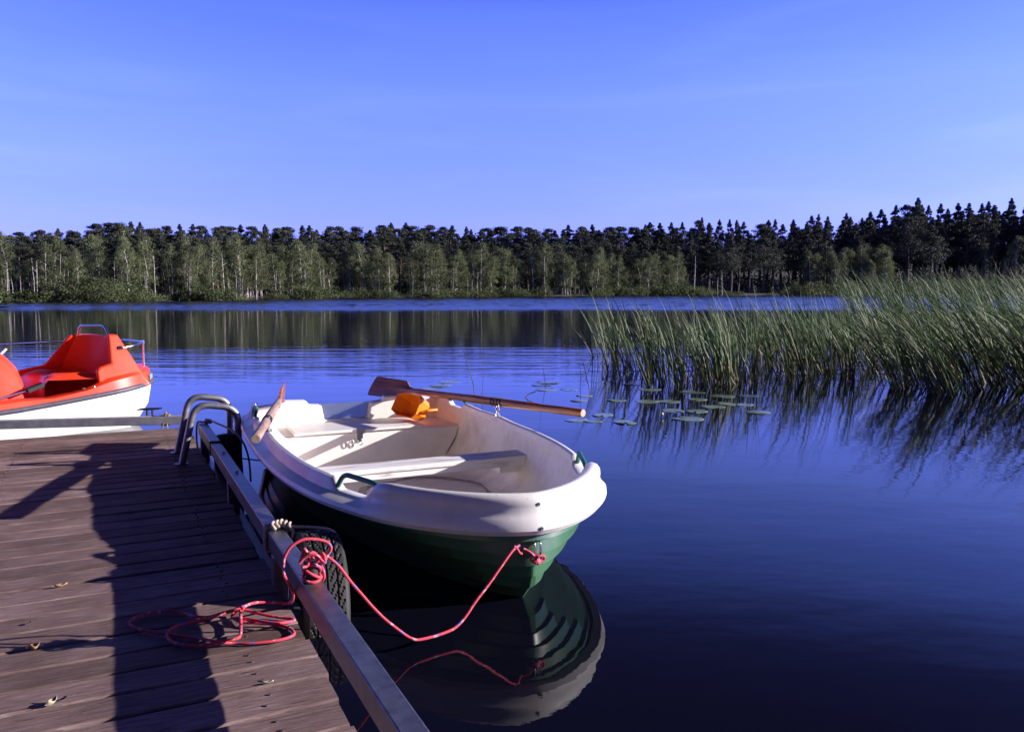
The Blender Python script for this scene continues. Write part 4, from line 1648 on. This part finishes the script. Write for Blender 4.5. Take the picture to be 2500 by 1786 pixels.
# stems standing apart in the open water
singles = [((1161, 990), [(1155, 935), (1143, 895), (1131, 850), (1118, 836), (1110, 832)], "single bent reed behind the oar, its tip drooping to the left", .010),
           ((1177, 985), [(1178, 950), (1181, 900), (1184, 838)], "thin straight reed with a pale tip behind the oar", .007),
           ((1332, 940), [(1327, 905), (1321, 868), (1315, 815)], "lone upright reed rising through the small lily pads", .007),
           ((1441, 962), [(1432, 920), (1421, 875), (1405, 840), (1380, 825)], "arching reed at the left edge of the reed bed", .011),
           ((1416, 950), [(1418, 915), (1412, 875), (1408, 820)], "slim reed beside the arching reed, tip straight up", .007),
           ((1734, 985), [(1735, 940), (1731, 900), (1722, 860)], "reed tuft stem standing in front of the bed among the pads", .010)]
for base_px, px, lb, wd in singles:
    b0 = on_z(base_px[0], base_px[1], 0)
    D = (b0 - EYE).dot(AX_F)
    pts = spline([Vector((b0.x, b0.y, -.04)), b0] + [at_depth(x, y_, D) for x, y_ in px], 3)
    mb = MB()
    n_ = len(pts)
    mb.tube(pts, [wd * .5 * (1 - .9 * (k / (n_ - 1)) ** 2) for k in range(n_)], 6)
    tag(mb.build("lone_reed", M['reed'], smooth=60), lb, "reed")
sticks = [([(1283, 970), (1290, 962), (1308, 955)], "broken reed stalk lying on the water right of the oar"), ([(1840, 942), (1858, 931), (1866, 943)], "folded pale reed stalk poking out of the water before the reeds"), ([(1470, 925), (1500, 914), (1530, 908)], "dark reed stalk leaning low across the left reed stems")]
for px, lb in sticks:
    b0 = on_z(px[0][0], px[0][1], 0)
    D = (b0 - EYE).dot(AX_F)
    mb = MB()
    mb.tube([b0 - Vector((0, 0, .03))] + [at_depth(x, y_, D) for x, y_ in px], .006, 6)
    tag(mb.build("fallen_reed", M['reed_dry'], smooth=60), lb, "reed")

# ------------------------------------------------------------------ the far forest
def leaf_cloud(name, centres, radii, per, size, mat, flat=1.0, up=.4, seed=0):
    """leaf-sized faces spread through clumps"""
    r_ = np.random.default_rng(seed)
    V, F = [], []
    P, S = [], []
    for c, rad in zip(centres, radii):
        q = r_.normal(size=(per, 3))
        q /= np.linalg.norm(q, axis=1)[:, None]
        q *= (r_.random((per, 1)) ** .75) * rad * 1.35
        q[:, 2] *= flat
        P.append(q + np.array(c))
    P = np.vstack(P)
    n = len(P)
    N = r_.normal(size=(n, 3)) + np.array([0, 0, up])
    N /= np.linalg.norm(N, axis=1)[:, None]
    T = np.cross(N, r_.normal(size=(n, 3)))
    T /= np.linalg.norm(T, axis=1)[:, None]
    B = np.cross(N, T)
    s = size * r_.uniform(.6, 1.4, (n, 1))
    quad = np.stack([P - T * s * .5, P + B * s * .36, P + T * s * .5, P - B * s * .36], 1).reshape(-1, 3)
    me = bpy.data.meshes.new(name)
    me.vertices.add(n * 4)
    me.vertices.foreach_set("co", quad.astype(np.float32).ravel())
    me.loops.add(n * 4)
    me.loops.foreach_set("vertex_index", np.arange(n * 4, dtype=np.int32))
    me.polygons.add(n)
    me.polygons.foreach_set("loop_start", np.arange(n, dtype=np.int32) * 4)
    me.polygons.foreach_set("loop_total", np.full(n, 4, dtype=np.int32))
    me.update(calc_edges=True)
    me.validate()
    me.materials.append(mat)
    o = bpy.data.objects.new(name, me)
    COL.objects.link(o)
    return o


def pine_proto(seed, pointed=False):
    """10 m pine: bare lower trunk, ragged crown of needle clumps"""
    r_ = random.Random(seed)
    root = empty("pine_tree")
    tb = MB()
    bend = r_.uniform(-.2, .2)
    tb.tube([(bend * math.sin(z / 3), .1 * math.sin(z / 2 + seed), z) for z in (-.3, 0, 2, 4, 6, 8, 9.6)], [.17, .15, .13, .11, .085, .05, .02], 7)
    cen, rad = [], []
    low = r_.uniform(2.6, 4.2)
    shape = r_.uniform(.38, .75) if not pointed else r_.uniform(.85, 1.15)
    for k in range(78):
        t = r_.random() ** .9
        z = lerp(low, 9.75, t)
        reach = (2.0 * (1 - t) ** shape + .12) * (.5 + .5 * math.sin(min(1, t * 3.5) * 1.57))
        a = r_.uniform(0, 6.28)
        d = reach * r_.uniform(.3, 1.0)
        p = (d * math.cos(a), d * math.sin(a), z + .10 * d)
        cen.append(p)
        rad.append((lerp(.66, .20, t) if not pointed else lerp(.6, .10, t)) * r_.uniform(.6, 1.2))
        if r_.random() < .3:
            tb.tube([(bend * math.sin(z / 3), 0, z - .25), p], [.035, .010], 4)
    for k in range(5):                                     # dead snags on the bare trunk
        z = r_.uniform(1.2, low)
        a = r_.uniform(0, 6.28)
        tb.tube([(bend * math.sin(z / 3), 0, z), (.7 * math.cos(a), .7 * math.sin(a), z + .1)], [.025, .008], 4)
    for k in range(4):
        if pointed: cen.append((0, 0, 9.4 + .2 * k)); rad.append(.20 - .04 * k)
        else: cen.append((r_.uniform(-.3, .3), r_.uniform(-.3, .3), 9.55)); rad.append(.30)
    cr = leaf_cloud("crown", cen, rad, 120, .118, M['pine'], .85, .3, seed)
    cr.parent = root
    tb.build("trunk", M['pine_bark'], root, smooth=60)
    return root


def birch_proto(seed, dense=1.0):
    """10 m birch: pale slim trunk, airy crown reaching far down"""
    r_ = random.Random(seed + 100)
    root = empty("birch_tree")
    tb = MB()
    b1, b2 = r_.uniform(-.5, .5), r_.uniform(-.3, .3)

    def ax(z): return (b1 * (z / 10) ** 2 * 1.5 + .1 * math.sin(z), b2 * math.sin(z / 2.5), z)
    tb.tube([ax(z) for z in (-.3, 0, 2, 4, 6, 8, 9.7)], [.088, .078, .070, .060, .046, .028, .010], 7)
    cen, rad = [], []
    low = r_.uniform(.5, 2.6)
    for k in range(int(88 * dense)):
        t = r_.random() ** .85
        z = lerp(low, 9.7, t)
        reach = (1.45 * math.sin(math.pi * min(1, .16 + t * .82)) ** .75) + .08
        a = r_.uniform(0, 6.28)
        d = reach * r_.uniform(.15, 1.0)
        c = ax(z)
        p = (c[0] + d * math.cos(a), c[1] + d * math.sin(a), z - .25 * d)
        cen.append(p)
        rad.append(r_.uniform(.20, .46))
        if r_.random() < .3:
            c2 = ax(max(0, z - .8))
            tb.tube([c2, p], [.026, .007], 4)
    if r_.random() < .5:                                    # a second stem
        b3 = r_.uniform(-.9, .9)
        tb.tube([(.25, .1, -.3), (.3 + b3 * .3, .1, 3), (.3 + b3, .2, 7.5)], [.08, .06, .015], 6)
    cr = leaf_cloud("crown", cen, rad, 60, .125, M['birch'], 1.3, .25, seed + 50)
    cr.parent = root
    tb.build("trunk", M['birch_bark'], root, smooth=60)
    return root


def bush_proto(seed, fine=1.0):
    r_ = random.Random(seed + 300)
    root = empty("willow_bush")
    cen, rad = [], []
    for k in range(int(34 * fine)):
        a = r_.uniform(0, 6.28)
        d = r_.random() ** .6
        z = r_.uniform(.1, 1.0) * (1 - .65 * d * d)
        cen.append((d * math.cos(a), d * math.sin(a), z)); rad.append(r_.uniform(.12, .34) / fine ** .4)
    cr = leaf_cloud("foliage", cen, rad, int(60 * fine), .075 / fine ** .8, M['bush'], 1.0, .3, seed + 80)
    cr.parent = root
    tb = MB()
    for k in range(5):
        a = r_.uniform(0, 6.28)
        tb.tube([(0, 0, -.1), (.5 * math.cos(a), .5 * math.sin(a), .7)], [.03, .008], 4)
    tb.build("stem", M['pine_bark'], root)
    return root


def snag_proto(seed):
    r_ = random.Random(seed)
    b_ = MB()
    b_.tube([(0, 0, -.3), (.03, 0, 2), (.1 * r_.uniform(-1, 1), .05, 5), (.2 * r_.uniform(-1, 1), .1, 8)], [.085, .075, .055, .02], 6)
    for k in range(4):
        z = r_.uniform(3.5, 7.5)
        a = r_.uniform(0, 6.28)
        b_.tube([(0.03, 0, z), (.6 * math.cos(a), .6 * math.sin(a), z + .5)], [.03, .006], 4)
    return b_.build("dead_birch", M['birch_bark'], smooth=60)


def copy_tree(src):
    c = src.copy()
    COL.objects.link(c)
    for ch in src.children:
        k = ch.copy()
        COL.objects.link(k)
        k.parent = c
    return c


PINES = [pine_proto(k) for k in range(6)]
POINTED = [pine_proto(k + 20, True) for k in range(4)]
BIRCH = [birch_proto(k) for k in range(6)]
BUSH = [bush_proto(k) for k in range(4)]
BIGBUSH = [bush_proto(k + 9, 2.6) for k in range(2)]
SNAG = [snag_proto(k) for k in range(3)]
used = set()


def plant(protos, x, behind, ytop, label, cat, group, width=1.0, hbase=10.0, rr=None):
    """a tree whose foot stands `behind` metres behind the shoreline in the direction of pixel column x and whose top reaches pixel row ytop"""
    d = ray(x, 704)
    th = math.degrees(math.atan2(d.x, d.y))
    rad = shore_r(th) + behind
    px, py = rad * math.sin(R(th)), rad * math.cos(R(th))
    D = Vector((px, py, 0)).dot(AX_V)
    z0 = land_z(behind)
    top = CAM_H + (704 - ytop) / FPX * D / _cp
    h = max(.4, top - z0)
    src = random.choice(protos)
    if src.name not in used:
        used.add(src.name); o = src
    elif src.type == 'EMPTY': o = copy_tree(src)
    else:
        o = src.copy(); COL.objects.link(o)
    o.location = (px, py, z0 - .05)
    s = h / hbase
    o.rotation_euler = (0, 0, random.uniform(0, 6.28))
    o.scale = (s * width, s * width, s)
    return tag(o, label, cat, group)


def sky_y(x):
    k = [(-1300, 572), (0, 565), (130, 563), (225, 552), (240, 541), (320, 543), (390, 549), (500, 551), (700, 554), (900, 550), (960, 546), (1100, 555), (1250, 554), (1500, 552), (1660, 542), (1700, 538), (1800, 549), (1900, 541), (2000, 531), (2100, 526), (2160, 514), (2230, 500), (2300, 507), (2400, 500), (2500, 497), (3900, 470)]
    for (a, ya), (b, yb) in zip(k, k[1:]):
        if a <= x <= b: return lerp(ya, yb, (x - a) / (b - a))
    return 560


# pines, three rows deep
for row_, (n_, back, drop) in enumerate(((108, 34, 0), (98, 25, 11), (88, 16, 28))):
    for k in range(n_):
        x = -120 + 2740 * (k + .5 + random.uniform(-.45, .45)) / n_
        b_ = back + random.uniform(-4, 4)
        drop_ = drop
        if row_ == 2 and 560 < x < 1700: drop_ += 12
        y_ = sky_y(x) + drop_ + abs(random.gauss(0, 4.5)) - 2 + (random.uniform(3, 14) if random.random() < .2 else 0)
        if x > 1600: y_ += random.uniform(-7, 5)
        reg = "left" if x < 800 else ("middle" if x < 1650 else "right")
        lb = {"left": "dark pine in the wood behind the birches of the far left bank", "middle": "dark pine in the even row above the middle of the far bank", "right": "tall dark pine on the higher right part of the far bank"}[reg]
        plant(POINTED if (x > 1600 and random.random() < .6) or random.random() < .38 else PINES, x, b_, y_, lb, "pine", "pines of the far forest, " + reg, random.uniform(1.25, 1.9) * (1.1 if row_ else 1.0) * (.8 if x > 1650 else 1.0))
plant(POINTED, 2232, 20, 489, "tallest pointed pine, standing out of the right skyline", "pine", None, 1.35)
plant(BIRCH, 312, 20, 545, "light green broadleaf crown among the dark pines of the left skyline", "tree", None, 1.3)

# the depth of the pine wood behind the rows: dark undergrowth and lower crowns, one mass
dw_c, dw_r = [], []
for k in range(2900):
    x = random.uniform(-400, 2900) if k < 1700 else random.choice((random.uniform(-1300, -60), random.uniform(2560, 3900)))
    d = ray(x, 704)
    th = math.degrees(math.atan2(d.x, d.y))
    low_ = 900 <= k < 1700
    bk = random.uniform(17, 40) if low_ else random.uniform(37, 47)
    rad_ = shore_r(th) + bk
    px_, py_ = rad_ * math.sin(R(th)), rad_ * math.cos(R(th))
    D_ = Vector((px_, py_, 0)).dot(AX_V)
    top_ = CAM_H + (704 - sky_y(x) - (44 if k < 1700 else 12)) / FPX * D_
    tz_ = random.random() * (.62 if low_ else 1.0)
    if 1790 < x < 1960 and .30 < tz_ < .62: continue          # thin places where the sky shows between the trunks
    if 2255 < x < 2300 and .35 < tz_ < .60: continue
    dw_c.append((px_, py_, lerp(.3, max(1.5, top_), tz_)))
    dw_r.append(random.uniform(.9, 1.7) * D_ / 100)
dwo = leaf_cloud("pine_wood", dw_c, dw_r, 70, .42, M['pine'], .9, .2, 31)
tag(dwo, "dark depth of the pine wood behind the rows of the far bank", "wood", None, 'stuff')

# birches along the bank
LB_L = "slim white-stemmed birch on the far left bank"
LB_M = "leafy grey-green birch in the thicket at the middle of the far bank"
LB_R = "birch in the pale clump before the dark pines on the right"
for k in range(88):
    x = random.uniform(-90, 640)
    plant(BIRCH, x, random.uniform(1.5, 11), random.choice((random.uniform(565, 600), random.uniform(590, 660), random.uniform(610, 670))), LB_L, "birch", "birches of the far left bank", random.uniform(.95, 1.5))
for k in range(104):
    x = random.uniform(600, 1690)
    lim = 585 + 22 * sstep(1150, 1650, x) + 24 * math.sin(x / 47) ** 2
    plant(BIRCH, x, random.uniform(1.0, 9), lim + abs(random.gauss(0, 26)), LB_M, "birch", "birches of the far middle bank", random.uniform(1.2, 1.9))
for k in range(26):
    x = random.uniform(1960, 2178)
    plant(BIRCH, x, random.uniform(1.0, 7), 598 + abs(random.gauss(0, 20)) + (10 if x < 2000 else 0), LB_R, "birch", "birches of the right clump", random.uniform(1.1, 1.6))
for x, y_ in ((2400, 592), (2480, 575), (2460, 596)):
    plant(BIRCH, x, 10, y_, "thin birch against the dark pines at the right picture edge", "birch", "birches at the right edge", 1.1)
# bare dead stems
for k in range(30):
    x = random.uniform(-50, 640)
    plant(SNAG, x, random.uniform(.8, 6), random.uniform(610, 690), "bare white dead birch stem on the far left bank", "dead tree", "dead birch stems of the far left bank", random.uniform(1.0, 1.5), 8.0)
for x, y_ in ((1695, 625), (1733, 678), (1752, 675), (1763, 660)):
    plant(SNAG, x, 1.5, y_, "bare pale stem standing before the dark gap right of the middle birches", "dead tree", "pale stems before the dark gap", 1.3, 8.0)
for k in range(12):
    plant(SNAG, random.uniform(1060, 1170), random.uniform(.5, 3), random.uniform(640, 690), "bare grey dead birch stem in the middle thicket", "dead tree", "dead birch stems of the middle thicket", random.uniform(1.0, 1.4), 8.0)

# bushes at the water's edge
plant(BIGBUSH, 205, 0.3, 662, "big round bright green willow bush at the left water's edge", "bush", None, 2.0, 1.15)
plant(BIGBUSH, 246, 0.2, 670, "yellow-green willow bush leaning against the big round one", "bush", None, 1.7, 1.15)
for k in range(150):
    x = random.uniform(-120, 2620)
    if x < 640: y_ = random.uniform(688, 722)
    elif x < 1560: y_ = random.uniform(688, 716)
    elif x < 1720: y_ = random.uniform(678, 708)
    elif x < 1960: y_ = random.uniform(700, 716)
    elif x < 2180: y_ = random.uniform(675, 710)
    else: y_ = random.uniform(668, 705)
    reg = "left" if x < 640 else ("middle" if x < 1720 else "right")
    lb = {"left": "low green bush at the foot of the left birches", "middle": "low dull bush along the middle of the far bank", "right": "low bush along the bank under the right pines"}[reg]
    plant(BUSH, x, random.uniform(.4, 4), y_, lb, "bush", "bushes of the far bank, " + reg, random.uniform(1.0, 1.9), 1.15)
# unseen foliage mass added behind the viewer to block low sky light
block_c, block_r = [], []
for k in range(260):
    a_ = R(random.uniform(150, 290))
    d_ = random.uniform(13, 24)
    block_c.append((d_ * math.sin(a_), d_ * math.cos(a_), random.uniform(.3, 10.5)))
    block_r.append(random.uniform(1.2, 2.3))
block_o = leaf_cloud("sky_block_foliage", block_c, block_r, 60, 1.0, M['pine'], 1.0, .2, 77)
tag(block_o, "dark foliage mass added out of view behind the viewer to block sky light", "wood", None, 'stuff')
# protos that found no place
for p_ in PINES + POINTED + BIRCH + BUSH + BIGBUSH + SNAG:
    if p_.name not in used:
        for ch in list(p_.children): bpy.data.objects.remove(ch)
        bpy.data.objects.remove(p_)
